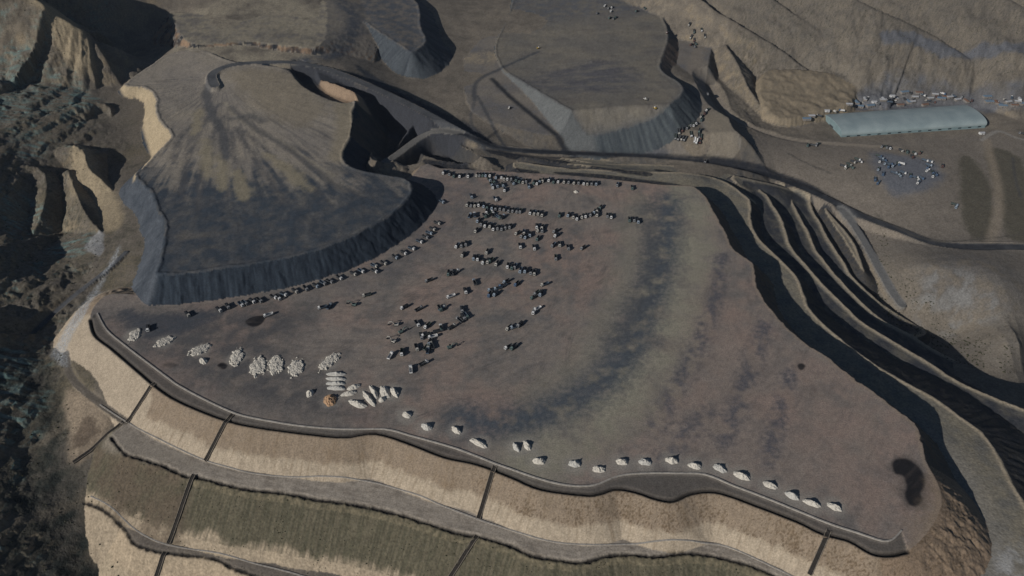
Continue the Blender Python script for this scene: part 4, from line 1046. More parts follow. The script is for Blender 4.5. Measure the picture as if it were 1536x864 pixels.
def wheel_shape():
    s = Shape(); s.cyl(0, 0, 0, .52, .34); s.cyl(0, 0, 0, .27, .38); return s
ME_CH = chassis_shape().mesh("chassis", MAT['chassis'])
ME_SC = screen_shape().mesh("windscreen", MAT['glass'])
ME_LD = load_shape().mesh("coal_load", MAT['coal'])
ME_WH = wheel_shape().mesh("wheel", MAT['tyre'])
CABS = {k: cab_shape().mesh("cab_" + k, MAT[k]) for k in ('white', 'cream', 'paleblue', 'blue', 'red', 'grey', 'green')}
BEDS = {k: bed_shape().mesh("bed_" + k, MAT[k]) for k in ('bed', 'bedb', 'bedg', 'white')}
WHEELS = [(3.1, 1.02), (3.1, -1.02), (-1.9, 1.02), (-1.9, -1.02), (-3.2, 1.02), (-3.2, -1.02)]
def joined_truck(cab, bed):
    s = Shape()
    for sh, mi in ((chassis_shape(), 0), (cab_shape(), 1), (bed_shape(), 2), (screen_shape(), 3)):
        s.poly(sh.v, sh.f, mi)
    for x, y in WHEELS:
        s.cyl(x, y, .52, .52, .34, 0, 10)
    return s.mesh("small_truck", MAT['chassis'], MAT[cab], MAT[bed], MAT['glass'])
FAR_TRUCK = {}
def far_truck_mesh(cab, bed):
    if (cab, bed) not in FAR_TRUCK: FAR_TRUCK[(cab, bed)] = joined_truck(cab, bed)
    return FAR_TRUCK[(cab, bed)]

CABWORD = {'white': 'white', 'cream': 'cream', 'paleblue': 'pale blue', 'blue': 'blue', 'red': 'dark red', 'grey': 'grey', 'green': 'grey green'}
def ordinal(n):
    a = ['first', 'second', 'third', 'fourth', 'fifth', 'sixth', 'seventh', 'eighth', 'ninth', 'tenth', 'eleventh', 'twelfth', 'thirteenth', 'fourteenth', 'fifteenth', 'sixteenth', 'seventeenth', 'eighteenth', 'nineteenth', 'twentieth']
    if n <= 20: return a[n - 1]
    t = {2: 'twenty', 3: 'thirty', 4: 'forty', 5: 'fifty'}[n // 10]
    if n % 10 == 0: return t[:-1] + 'ieth'
    return t + '-' + a[n % 10 - 1]

def settle(x, y, rz, half=3.2):
    c, s = math.cos(rz), math.sin(rz)
    z = land(np.array([x, x + half * c, x - half * c]), np.array([y, y + half * s, y - half * s]))
    return float(z[0]), math.atan2(float(z[2] - z[1]), 2 * half)

def truck(x, y, z, rz, cab, bed, label, group, load=False, parts=True):
    if not parts:
        o = add_obj("dump_truck", far_truck_mesh(cab, bed), None, (x, y, z), rz)
        return tag(o, label, "truck", group)
    r = empty("dump_truck", (x, y, z), rz)
    tag(r, label, "truck", group)
    add_obj("chassis", ME_CH, r)
    c = add_obj("cab", CABS[cab], r); add_obj("windscreen", ME_SC, c)
    b = add_obj("dump_bed", BEDS[bed], r)
    if load: add_obj("coal_load", ME_LD, b)
    for wx, wy in WHEELS: add_obj("wheel", ME_WH, r, (wx, wy, .52))
    return r

# ---- excavator, boom towards +x
def excavator_meshes(col):
    d = {}
    t = Shape(); t.prism([(-2.1, .35), (-1.6, 0), (1.6, 0), (2.1, .35), (2.1, .6), (1.6, .95), (-1.6, .95), (-2.1, .6)], -.3, .3); d['track'] = t.mesh("track", MAT['chassis'])
    b = Shape(); b.box(-2.4, 1.3, -1.35, 1.35, 1.1, 2.2, 0, .1, .1); b.box(-.7, .7, -.6, .6, .9, 1.1); b.box(-2.5, -1.6, -1.2, 1.2, 1.2, 2.4); d['body'] = b.mesh("excavator_body", MAT[col])
    c = Shape(); c.prism([(-.3, 2.2), (1.35, 2.2), (1.3, 2.9), (.9, 3.5), (-.3, 3.5)], .35, 1.3); d['cab'] = c.mesh("excavator_cab", MAT['glass'])
    m = Shape(); m.prism([(.9, 1.9), (3.3, 4.9), (5.8, 4.2), (5.7, 3.8), (3.4, 4.3), (1.4, 1.6)], -.35, .15); d['boom'] = m.mesh("boom", MAT[col])
    a = Shape(); a.prism([(5.3, 4.7), (5.9, 4.4), (7.2, 1.6), (6.9, 1.5)], -.28, .08); d['arm'] = a.mesh("arm", MAT[col])
    k = Shape(); k.prism([(6.7, 1.7), (7.5, 1.5), (7.4, .5), (6.3, .3), (6.0, .9)], -.7, .5); d['bucket'] = k.mesh("bucket", MAT['chassis'])
    return d
EXM = {k: excavator_meshes(k) for k in ('yellow', 'green', 'cream')}
def excavator(x, y, z, rz, col, label, group="excavators in the yard"):
    r = empty("excavator", (x, y, z), rz); tag(r, label, "excavator", group); d = EXM[col]
    add_obj("track", d['track'], r, (0, 1.15, 0)); add_obj("track", d['track'], r, (0, -1.15, 0))
    b = add_obj("body", d['body'], r); add_obj("cab", d['cab'], b)
    m = add_obj("boom", d['boom'], r); a = add_obj("arm", d['arm'], m); add_obj("bucket", d['bucket'], r)
    return r

# ---- wheel loader, bucket towards +x
def loader_meshes(col):
    d = {}
    b = Shape(); b.box(-3.2, -.4, -1.1, 1.1, 1.0, 2.2, 0, .15, .1); b.box(-.4, 1.8, -.8, .8, .9, 1.7); d['body'] = b.mesh("loader_body", MAT[col])
    c = Shape(); c.box(-.9, .7, -.75, .75, 1.75, 3.3, 0, .12, .1); d['cab'] = c.mesh("loader_cab", MAT['white'])
    a = Shape(); a.prism([(.6, 2.0), (.9, 2.2), (3.2, 1.1), (3.1, .7)], -.75, -.5); a.prism([(.6, 2.0), (.9, 2.2), (3.2, 1.1), (3.1, .7)], .5, .75); d['arm'] = a.mesh("loader_arm", MAT[col])
    k = Shape(); k.prism([(3.0, 1.3), (3.3, 1.4), (3.4, .4), (4.4, .15), (4.4, .05), (3.1, .05)], -1.45, 1.45); d['bucket'] = k.mesh("loader_bucket", MAT['bed'])
    w = Shape(); w.cyl(0, 0, 0, .8, .6); d['wheel'] = w.mesh("loader_wheel", MAT['tyre'])
    return d
LDM = loader_meshes('yellow'); LDC = loader_meshes('cream')
def loader(x, y, z, rz, d, label, group="wheel loaders"):
    r = empty("wheel_loader", (x, y, z), rz); tag(r, label, "loader", group)
    b = add_obj("body", d['body'], r); add_obj("cab", d['cab'], b); add_obj("arm", d['arm'], r); add_obj("bucket", d['bucket'], r)
    for wx, wy in ((1.3, 1.05), (1.3, -1.05), (-2.1, 1.05), (-2.1, -1.05)): add_obj("wheel", d['wheel'], r, (wx, wy, .8))
    return r

# ---- site hut / container with a pitched roof
def hut_meshes(L, Wd, Hh, wall, roof):
    d = {}
    s = Shape(); s.box(-L / 2, L / 2, -Wd / 2, Wd / 2, 0, Hh); d['wall'] = s.mesh("hut_walls", MAT[wall])
    s = Shape(); o = .25
    V = [(-L / 2 - o, -Wd / 2 - o, Hh + .02), (L / 2 + o, -Wd / 2 - o, Hh + .02), (L / 2 + o, Wd / 2 + o, Hh + .02), (-L / 2 - o, Wd / 2 + o, Hh + .02), (-L / 2 - o, 0, Hh + Wd * .22), (L / 2 + o, 0, Hh + Wd * .22)]
    s.poly(V, [(3, 2, 1, 0), (0, 1, 5, 4), (2, 3, 4, 5), (1, 2, 5), (3, 0, 4)]); d['roof'] = s.mesh("hut_roof", MAT[roof])
    s = Shape(); s.box(-.5, .5, -Wd / 2 - .06, -Wd / 2 - .005, .02, min(2.1, Hh - .2)); d['door'] = s.mesh("hut_door", MAT['bed'])
    s = Shape(); s.box(L * .22, L * .22 + 1.2, -Wd / 2 - .05, -Wd / 2 - .005, 1.1, min(2.1, Hh - .2)); d['window'] = s.mesh("hut_window", MAT['glass'])
    return d
HUTS = [hut_meshes(9, 5, 2.9, 'brick', 'roof_w'), hut_meshes(12, 6, 3.2, 'brick', 'roof_b'), hut_meshes(7, 4, 2.7, 'white', 'roof_w'), hut_meshes(10, 5, 2.8, 'brick', 'rust')]
HUTWORD = ["pale hut with white sheet roof", "long hut with blue sheet roof", "small white hut", "hut with rusty roof"]
def hut(x, y, z, rz, k, label, group=None):
    r = empty("site_hut", (x, y, z), rz); tag(r, label, "hut", group); d = HUTS[k]
    w = add_obj("wall", d['wall'], r); add_obj("roof", d['roof'], r); add_obj("door", d['door'], w); add_obj("window", d['window'], w)
    return r

# ------------------------------------------------------------------ the long shed
def build_shed():
    a = np.array(place(1262, 206, -41)); b = np.array(place(1477, 192, -42))
    ax = (b - a)[:2]; Ls = float(np.hypot(*ax)); ang = math.atan2(ax[1], ax[0])
    zb = min(a[2], b[2]) - .6
    Wd = 60.0
    r = empty("long_shed", (a[0], a[1], zb), ang)
    tag(r, "very long shed with pale blue grey arched sheet roof beside the village", "shed")
    n = 26; wall_h = 5.5; rise = 9.5
    prof = []
    for k in range(n + 1):
        t = k / n
        th = math.pi * (1 - t)
        prof.append((Wd / 2 + (Wd / 2) * math.cos(th), wall_h + rise * math.sin(th) ** .8))
    # roof shell with overhang
    V = []; F = []; nx = 30
    for i in range(nx + 1):
        x = -.8 + (Ls + 1.6) * i / nx
        for y, z in prof: V.append((x, y, z))
    m = n + 1
    for i in range(nx):
        for k in range(n): F.append((i * m + k, (i + 1) * m + k, (i + 1) * m + k + 1, i * m + k + 1))
    b0 = len(V)
    V2 = [(x, y, z - .3) for x, y, z in V]
    F2 = [tuple(reversed([b0 + q for q in f])) for f in F]
    rim = []
    for i in range(nx):
        rim.append((i * m, b0 + i * m, b0 + (i + 1) * m, (i + 1) * m)); e = n
        rim.append((i * m + e, (i + 1) * m + e, b0 + (i + 1) * m + e, b0 + i * m + e))
    for k in range(n):
        rim.append((k, k + 1, b0 + k + 1, b0 + k)); q = nx * m
        rim.append((q + k, b0 + q + k, b0 + q + k + 1, q + k + 1))
    roof = add_obj("roof", Shape().poly(V + V2, F + F2 + rim).mesh("shed_roof", MAT['shedroof']), r)
    for p in roof.data.polygons: p.use_smooth = False
    for x in (0.0, Ls):
        s = Shape(); P = [(x - .15, .3, 0), (x - .15, Wd - .3, 0)] + [(x - .15, y, z - .35) for y, z in reversed(prof[1:-1])]
        Q_ = [(p[0] + .3, p[1], p[2]) for p in P]; k = len(P)
        s.poly(P + Q_, [tuple(range(k)), tuple(range(2 * k - 1, k - 1, -1))] + [(i, k + i, k + (i + 1) % k, (i + 1) % k) for i in range(k)])
        g = add_obj("gable_wall", s.mesh("gable", MAT['wall']), r)
        d = Shape(); sx = -.25 if x == 0 else .18
        d.box(x + sx, x + sx + .08, Wd / 2 - 5, Wd / 2 + 5, .5, 6.5); add_obj("door", d.mesh("shed_door", MAT['bed']), g)
    for y in (.25, Wd - .45):
        s = Shape(); s.box(.2, Ls - .2, y, y + .2, -2, wall_h + .1)
        w = add_obj("side_wall", s.mesh("shed_side", MAT['wall']), r)
        if y < 1:
            for k in range(14):
                x = 8 + k * (Ls - 20) / 13
                d = Shape(); d.box(x, x + 5, .14, .22, 2.6, 4.2); add_obj("window", d.mesh("shed_window", MAT['glass']), w)
build_shed()
# ------------------------------------------------------------------ concrete lip, ditches and chutes
def strip_mesh(name, L, prof, mat, zoff=0.0, follow=True, step=3.0):
    """sweep a profile (across, up) along a line that follows the land"""
    R = resample(L, step, False)
    T = np.gradient(R[:, :2], axis=0); T /= np.linalg.norm(T, axis=1)[:, None] + 1e-9
    N = np.column_stack([-T[:, 1], T[:, 0]])
    z = land(R[:, 0], R[:, 1]) if follow else R[:, 2]
    if follow and len(z) > 4: z = np.maximum(z, np.convolve(np.pad(z, 1, mode='edge'), np.ones(3) / 3, mode='valid'))
    V = []; F = []; k = len(prof)
    for i in range(len(R)):
        for a, u in prof:
            V.append((R[i, 0] + N[i, 0] * a, R[i, 1] + N[i, 1] * a, z[i] + u + zoff))
    for i in range(len(R) - 1):
        for j in range(k):
            j2 = (j + 1) % k
            F.append((i * k + j, (i + 1) * k + j, (i + 1) * k + j2, i * k + j2))
    F.append(tuple(range(k - 1, -1, -1))); F.append(tuple((len(R) - 1) * k + j for j in range(k)))
    return Shape().poly(V, F).mesh(name, mat)
o = add_obj("kerb_wall", strip_mesh("kerb_wall", LIPL, [(-.5, -1.5), (.5, -1.5), (.5, .7), (-.5, .7)], MAT['concrete']))
tag(o, "long pale concrete kerb winding along the lower edge of the yard", "kerb")
o = add_obj("kerb_wall", strip_mesh("foot_kerb", T1F, [(-.5, -.8), (.5, -.8), (.5, .45), (-.5, .45)], MAT['concrete']))
tag(o, "thin concrete kerb at the foot of the upper tan bank", "kerb")
T2F = smooth_line(W(_z([(140,750),(170,766),(205,796),(250,817),(330,831),(384,846),(440,860),(520,885)], -44)), False, 4)
o = add_obj("kerb_wall", strip_mesh("low_kerb", T2F, [(-.45, -.8), (.45, -.8), (.45, .4), (-.45, .4)], MAT['concrete']))
tag(o, "thin concrete kerb at the foot of the grassy slope", "kerb")

CHUTES = [((233,575),(190,634),"leftmost concrete drain running down the upper tan bank"), ((349,622),(308,692),"second concrete drain from the left on the upper tan bank"),
          ((742,700),(717,779),"middle concrete drain running down the long upper tan bank"), ((1243,796),(1214,862),"rightmost concrete drain on the upper tan bank"),
          ((291,712),(253,816),"dark drain between the two grassy slope panels"), ((716,804),(674,868),"pale drain down the grassy slope at the bottom edge"),
          ((248,829),(232,872),"short drain below the lowest track"), ((184,633),(110,694),"pale stepped drain slanting down towards the dark ravine")]
for a, b, lb in CHUTES:
    P0 = place(*a); P1 = place(*b)
    P = [(P0[0] + (P1[0] - P0[0]) * t, P0[1] + (P1[1] - P0[1]) * t, 0.0) for t in np.linspace(0, 1, 14)]
    P[0] = P0
    L = np.array(P)
    r = empty("drain_chute", tuple(P[0])); tag(r, lb, "drain", "drains on the banks")
    for nm, prof, mt in (("channel_floor", [(-1.3, -.6), (1.3, -.6), (1.3, .30), (-1.3, .30)], 'dark_concrete'), ("side_wall", [(1.3, -.6), (1.65, -.6), (1.65, .8), (1.3, .8)], 'chute_wall'), ("side_wall", [(-1.65, -.6), (-1.3, -.6), (-1.3, .8), (-1.65, .8)], 'chute_wall')):
        me = strip_mesh(nm, L, prof, MAT[mt], 0, True, 2.0)
        c = np.zeros(len(me.vertices) * 3, dtype=np.float32); me.vertices.foreach_get("co", c)
        c = c.reshape(-1, 3) - np.array(P[0], dtype=np.float32); me.vertices.foreach_set("co", c.ravel()); me.update()
        add_obj(nm, me, r)

# ------------------------------------------------------------------ heaps
def rubble_patch(c, La, Wb, ang, hh, mat, label, group, R_):
    st = .42
    xs = np.arange(-La * 1.35, La * 1.35, st); ys = np.arange(-Wb * 1.35, Wb * 1.35, st)
    X, Y = np.meshgrid(xs, ys); o1, o2 = R_.uniform(0, 900, 2)
    X = X + R_.uniform(-.15, .15, X.shape); Y = Y + R_.uniform(-.15, .15, X.shape)
    r = np.hypot(X / La, Y / Wb) + .34 * perlin(X / 3.4 + o1, Y / 3.4) + .16 * perlin(X / 1.3, Y / 1.3 + o2)
    e = np.clip((1 - r) * 6, 0, 1)
    stones = np.abs(perlin(X / .95 + o1, Y / .95 + o2)) + .6 * R_.random(X.shape) * (R_.random(X.shape) < .5)
    Z = e * (.55 + .35 * hh * np.clip(1 - r, 0, 1) + .35 * perlin(X / 3 + o2, Y / 3) + .5 * stones) - .4 * (1 - e)
    ca, sa = math.cos(ang), math.sin(ang)
    gx = c[0] + X * ca - Y * sa; gy = c[1] + X * sa + Y * ca
    zz = land(gx.ravel(), gy.ravel()).reshape(gx.shape) + Z - c[2]
    V = np.column_stack([(gx - c[0]).ravel(), (gy - c[1]).ravel(), zz.ravel()])
    ny_, nx_ = X.shape; q = np.arange(nx_ * ny_).reshape(ny_, nx_)
    F = np.stack([q[:-1, :-1], q[:-1, 1:], q[1:, 1:], q[1:, :-1]], -1).reshape(-1, 4)
    F = F[(e.ravel()[F] > 0).any(axis=1)]
    use = np.unique(F); mp = np.zeros(len(V), int); mp[use] = np.arange(len(use))
    o = add_obj("gravel_heap", mesh_from_arrays("rubble", V[use], mp[F], MAT[mat], None, False), None, tuple(c))
    return tag(o, label, "heap", group)
def heap(a, b, wpx, hh, mat, label, group, rough=0.35, rubble=False, seed=0):
    pa = np.array(place(*a)); pb = np.array(place(*b))
    c = (pa + pb) / 2; d = pb - pa
    La = max(np.hypot(d[0], d[1]) / 2, 2.2); ang = math.atan2(d[1], d[0])
    v = ((a[1] + b[1]) / 2 - 432) / FPX
    mpp = (CAM_H / (SP + v * CP)) / FPX
    Wb = wpx * mpp / 2
    if abs(math.cos(ang)) > .75: Wb *= 1.25
    R_ = np.random.default_rng(seed + 11)
    nth, nr_ = (72, 30) if rubble else (44, 16)
    ofs = R_.uniform(0, 900)
    th = np.linspace(0, 2 * np.pi, nth, endpoint=False); rr = np.linspace(0, 1.0, nr_ + 1)[1:]
    TH, RR = np.meshgrid(th, rr)
    out = 1 + (.22 if rubble else .12) * perlin(np.cos(TH) * (2.6 if rubble else 1.5) + ofs, np.sin(TH) * (2.6 if rubble else 1.5) + ofs) * 1.6
    X = RR * La * out * np.cos(TH); Y = RR * Wb * out * np.sin(TH)
    if rubble: return rubble_patch(c, La, Wb, ang, hh, mat, label, group, R_)
    prof = np.clip(1 - RR, 0, 1) ** .8
    Z = hh * prof * (1 + .25 * perlin(X / 2.2 + ofs, Y / 2.2)) + rough * (perlin(X / 1.2 + ofs, Y / 1.2) + .5 * perlin(X / .6, Y / .6 + ofs)) * np.clip((1 - RR) * 5, 0, 1)
    ca, sa = math.cos(ang), math.sin(ang)
    gx = c[0] + X * ca - Y * sa; gy = c[1] + X * sa + Y * ca
    base = land(gx.ravel(), gy.ravel()).reshape(gx.shape)
    Z = base + np.maximum(Z, 0) - c[2]
    Z[-1] = base[-1] - c[2] - .35
    V = [(0, 0, float(hh * .95))] + [(float(x), float(y), float(z)) for x, y, z in zip((gx - c[0]).ravel(), (gy - c[1]).ravel(), Z.ravel())]
    F = [(0, 1 + k, 1 + (k + 1) % nth) for k in range(nth)]
    for i in range(nr_ - 1):
        for k in range(nth):
            k2 = (k + 1) % nth
            F.append((1 + i * nth + k, 1 + (i + 1) * nth + k, 1 + (i + 1) * nth + k2, 1 + i * nth + k2))
    o = add_obj("gravel_heap", Shape().poly(V, F).mesh("heap", MAT[mat]), None, tuple(c))
    return tag(o, label, "heap", group)

RUB = [((196,513),(208,493),17), ((232,520),(262,505),18), ((283,534),(315,517),20), ((353,549),(358,522),20), ((386,564),(388,535),25), ((413,563),(414,533),23), ((443,566),(445,538),23), ((478,556),(509,528),19)]
SHAPEW = ["leftmost, beside the end of the kerb", "second from left", "third from left, touching a smaller mound", "fourth from left, narrow and upright", "fifth from left, the broadest", "sixth from left, pointed at its top", "seventh from left", "rightmost, long and slanting"]
for i, (a, b, w) in enumerate(RUB):
    heap(a, b, w, 1.7, 'gravel', "spread pale rubble patch, " + SHAPEW[i], "rubble patches on the dark end of the yard", rubble=True, seed=i)
heap((301,537), (309,546), 11, 2.6, 'gravel', "small pale mound leaning against the third rubble patch", "pale mounds among the rubble patches", seed=31)
heap((459,590), (471,590), 12, 3.0, 'gravel', "small rounded white mound standing alone left of the orange mound", "pale mounds among the rubble patches", seed=32)
heap((485,603), (505,598), 21, 3.2, 'sand', "orange sandy mound with dark grooves in front of the ridged heaps", "pale mounds among the rubble patches", rough=.8, seed=33)
for i, yy in enumerate((561, 568, 575, 582)):
    heap((489, yy), (520, yy + 1), 7.5, 2.6, 'gravel2', "long narrow pale ridge, %s from the top of the four side by side" % ordinal(i + 1), "four parallel gravel ridges", rough=.2, seed=40 + i)
CLU = [((522,600),(551,612),9,"lowest ridge"), ((544,587),(563,610),9,"ridge slanting steeply down right"), ((555,577),(567,599),8,"upper slanting ridge"), ((570,597),(577,602),10,"small round mound"), ((573,578),(582,598),15,"broad rounded mound at right"), ((511,593),(536,588),8,"low left ridge"), ((520,584),(542,578),8,"top left ridge")]
for i, (a, b, w, nm) in enumerate(CLU):
    heap(a, b, w, 2.8, 'gravel', nm[0:] + " of the tight cluster of pale gravel mounds", "tight cluster of pale gravel mounds", rough=.3, seed=60 + i)
ROWH = [((586,581),(597,596),10), ((603,620),(618,625),10), ((632,637),(648,644),10), ((678,640),(691,651),10), ((705,658),(731,671),9), ((770,664),(778,678),9), ((786,661),(795,676),10), ((798,691),(819,693),10), ((852,694),(872,698),10), ((888,703),(909,705),10), ((923,692),(943,694),10),
        ((957,692),(978,695),10), ((997,689),(1018,693),10), ((1032,697),(1053,701),10), ((1070,697),(1090,708),11), ((1099,709),(1126,719),10), ((1144,724),(1167,732),10), ((1177,739),(1200,749),10), ((1203,750),(1232,760),9), ((1240,755),(1264,766),10)]
for i, (a, b, w) in enumerate(ROWH):
    heap(a, b, w, (3.4, 2.8, 3.7, 3.1, 2.6)[i % 5], ('gravel', 'gravel', 'gravel2')[i % 3], "pale gravel mound, %s from left in the row along the lower kerb" % ordinal(i + 1), "pale mounds in a row along the lower kerb", rough=.4, seed=80 + i)
heap((860,288),(868,288), 6, 1.8, 'gravel', "small pale pile on open yard just below the bank row", None, seed=120)

# ------------------------------------------------------------------ trucks in the yard
HEAD = math.atan2(-1.0, -0.28)
CL = []    # phrase, points, heading, spread, far?
CL.append(("in the row along the northern bank", [(666,259),(675,261),(682,264),(691,264),(703,264),(716,263),(720.5,263),(725,263),(730,263),(736,263),(745,266),(753,266),(757,268),(762,268),(768,268),(775,270),(780,272),(785,273),(790,272),(801,274),(806,275),(810,272),(815,271),(824,270),(831,272.6),(838,272),(847,272.6),(854,273),(862,274),(868,274),(876,275),(881,275.4),(887.5,275.4),(894.4,275.4),(926,277.5)], HEAD, .12))
CL.append(("in the loose bunch below the bank row", [(734,270),(740,273),(737,277),(745,279),(754,278),(757,285),(740,281),(769,275),(793,280),(707,295),(743,299),(948,282)], HEAD + .5, .5))
CL.append(("in the long upper row", [(702,307),(708,308),(713,308),(719,307),(727,309),(732,311),(739,312),(744,313),(751,313),(757,314),(764,316),(770,316),(776,317),(781,317),(796,319),(802,320),(808,320),(814,322)], HEAD, .12))
CL.append(("in the bunch between the two long rows", [(705,324),(712,323),(730,318),(736,320),(727,324),(740,323),(747,326),(754,326)], HEAD + .3, .8))
CL.append(("in the second long row", [(718,331),(723,336),(729,338),(736,339),(741,343),(747,342),(753,343),(759,341),(766,340),(715,346)], HEAD, .15))
CL.append(("in the line right of the long rows", [(839.6,323),(853,322.6),(860,325),(866,327.5),(874,325),(879,324),(887,322),(892,318),(896,316),(901,311.5),(896,322),(911,324),(917,325),(944,330),(951,330),(957,332)], HEAD, .2))
CL.append(("in the group right of the second row", [(777,350),(784,354),(790,355.5),(795,352),(805,340),(809,345.5),(814,341),(807,358),(813,346),(780,369.5),(801,372),(786,349),(833.6,347),(835,353),(830,368),(839,367),(852,372),(833.6,387),(875,372)], HEAD, .5))
CL.append(("in the broken row above the mid yard", [(686,369),(693,368),(699,366),(695,382.5),(731,378),(711,387),(717,388),(726,393),(732,392),(737,391),(746,395.5)], HEAD, .3))
CL.append(("in the short dark rows mid yard", [(762,399),(768,401),(773,400),(781,406),(788.5,406),(797,408.6),(802,409.5)], HEAD, .15))
CL.append(("in the bluish bunch of the mid yard", [(760,422.5),(754,429),(747,433),(738,435),(744,441),(735,442),(775.5,426)], HEAD - .5, .5))
CL.append(("of those spread right of the bluish bunch", [(817,427),(805,440),(801,446),(811,440.5),(800.6,467.6),(806,464),(764,492),(772,491),(780,487),(771,521),(763,521)], HEAD - .3, .6))
CL.append(("of those left of the bluish bunch", [(673,410),(678,410),(684,408.6),(712,424),(698,437),(676.5,445),(644,421)], HEAD, .8))
CL.append(("in the lower left crowd", [(628.6,464),(660,463),(693,465),(695,476),(689.5,480.6),(699,474),(626,486),(641.6,489),(632,505),(639,503),(657,497),(662,492.5),(678,491),(663.5,463),(649.4,505.5),(645,514),(640,521),(642,526),(648,519),(625,522),(603,529),(586,534),(635.5,545.5),(616.4,555),(607,461)], HEAD, 1.0))
CL.append(("on the dark open ground near the dump", [(403,473),(484,461.5),(494.6,460),(550.6,443),(223,493)], HEAD, 1.0))
foot = [(280,468),(327,461),(340,456),(360,453),(366,451),(377,448),(388,447),(409,442),(416,443),(424,438),(441,433),(457,429),(472,425),(483,421),(493,418.5),(507.6,413),(528.4,407),(540,403),(559.7,395),(560,403),(574,391),(591,382),(604,375.6),(615.7,369),(627.4,358.6),(636.5,352),(642,346),(647,340),(654,331),(661,299)]
CL.append(("along the coal face foot", [(x + 2, y + 4) for x, y in foot], -0.75, .2))
R3 = random.Random(21)
for ph, pts, hd, spr in CL:
    pts = sorted(pts)
    big = len(pts)
    P = place_many([(x, y + 1.0) for x, y in pts])
    for i, (px, py) in enumerate(pts):
        x, y, z = P[i]
        if "bluish" in ph and "right" not in ph and "left" not in ph: cab = R3.choice(['paleblue', 'blue', 'paleblue', 'white']); bed = R3.choice(['bedb', 'bedb', 'bed'])
        elif "between the two" in ph or "loose bunch" in ph: cab = R3.choice(['paleblue', 'white', 'paleblue', 'green']); bed = R3.choice(['bedb', 'bedg', 'bed'])
        elif "coal face" in ph: cab = R3.choice(['paleblue', 'white', 'white', 'cream', 'grey']); bed = R3.choice(['bedb', 'bed', 'bed'])
        else: cab = R3.choice(['white', 'white', 'white', 'cream', 'cream', 'paleblue', 'grey', 'grey', 'green']); bed = R3.choice(['bed', 'bed', 'bedg', 'bedb', 'bed'])
        if (px, py) in ((649.4, 505.5), (676.5, 445), (800.6, 467.6), (806, 464), (586, 534), (616.4, 555), (403, 473)): cab = 'white'; bed = 'white'
        rz = hd + R3.uniform(-spr, spr)
        if spr >= .8 and R3.random() < .4: rz += math.pi
        lb = "%s cab dump truck, %s from left %s" % (CABWORD[cab], ordinal(i + 1), ph)
        if bed == 'white': lb = "all white dump truck, %s from left %s" % (ordinal(i + 1), ph)
        zz, pitch = settle(x, y, rz)
        t = truck(x, y, zz + .03, rz, cab, bed, lb, "dump trucks parked in the yard", load=R3.random() < .35 and bed != 'white')
        t.rotation_euler = (0, pitch, rz)
EXC = [((594,488), .15, 'cream', "cream excavator with its boom stretched left, left edge of the lower crowd"), ((602,499), .6, 'green', "grey green excavator just below the cream one in the lower crowd"), ((590,513), 2.6, 'cream', "cream excavator standing lowest of three at the crowd's left edge"),
       ((531,458), 2.9, 'green', "grey green excavator alone between coal face and lower crowd"), ((675,522), .4, 'green', "grey green excavator at the crowd's lower right end")]
for (px, py), rz, c, lb in EXC:
    x, y, z = place(px, py); excavator(x, y, z + .02, rz + (3.0 if lb.startswith("cream excavator with") else 0), c, lb)
LOD = [((968,150), -.6, LDC, "pale wheel loader alone on top of the far flat dump"), ((982,163), 2.2, LDM, "yellow wheel loader at the far flat dump's front edge"), ((808,73), .5, LDM, "dark wheel loader at the end of the thin track"), ((764,163), 1.2, LDC, "pale wheel loader on open ground beside the far dump")]
for (px, py), rz, d, lb in LOD:
    x, y, z = place(px, py, 5); loader(x, y, z + .02, rz, d, lb)

# ------------------------------------------------------------------ trucks farther off
FAR = [("at the far dump's right foot", "trucks at the foot of the far dump", [(1061,142),(1061,166),(1057,171),(1052,176),(1052,181),(1043,186),(1040,189),(1036,189),(1031,193),(1023,195.5),(1018,198),(1013,206),(1019,208),(1024,208),(1028,209),(1049,197),(1048,204),(1051,206),(1042,210.6),(1045,212.6),(1049,212),(1036,202),(1058,244)]),
       ("on the plateau at the top edge", "trucks on the far plateau", [(895,21),(907,10),(913,13.5),(916,18),(918,12),(915,28),(920,29),(923,27),(955,18),(967,13.5)]),
       ("at the far dump's upper corner", "trucks on the terrace by the upper dump corner", [(1034,37.5),(1041,48),(1052,46),(1057,55),(1037,56),(1041,61),(1043,66.7),(1037,68),(1041,71),(1001,50)]),
       ("in the dark line below the shed", "trucks lined up below the long shed", [(1323,221),(1328.6,222),(1334,223),(1351,227),(1360,229),(1371,231),(1380,230.5),(1367.5,236),(1413,250)]),
       ("in the blue lot below the shed", "trucks in the blue lot", [(1317.5,235),(1321,238),(1319,243),(1324,242),(1328,246.5),(1333.5,247),(1332,251),(1340,250),(1346.7,247),(1351.5,246.5),(1340,260),(1344.6,262),(1349,264),(1354,260),(1365,264.6),(1372,267),(1376,269.4),(1381,268),(1377,275),(1387,241.7),(1394,243),(1392.5,248.6),(1391,253),(1391,257),(1398,260),(1399,265),(1403,262.5),(1317,255),(1324,262),(1312,270),(1317,275),(1431,308),(1433.5,311)]),
       ("left of the blue lot", "trucks left of the blue lot", [(1285.6,240),(1288,244),(1211,219),(1220,219),(1226,217),(1273,248),(1270,253),(1279,244),(1264,250),(1276,252)])]
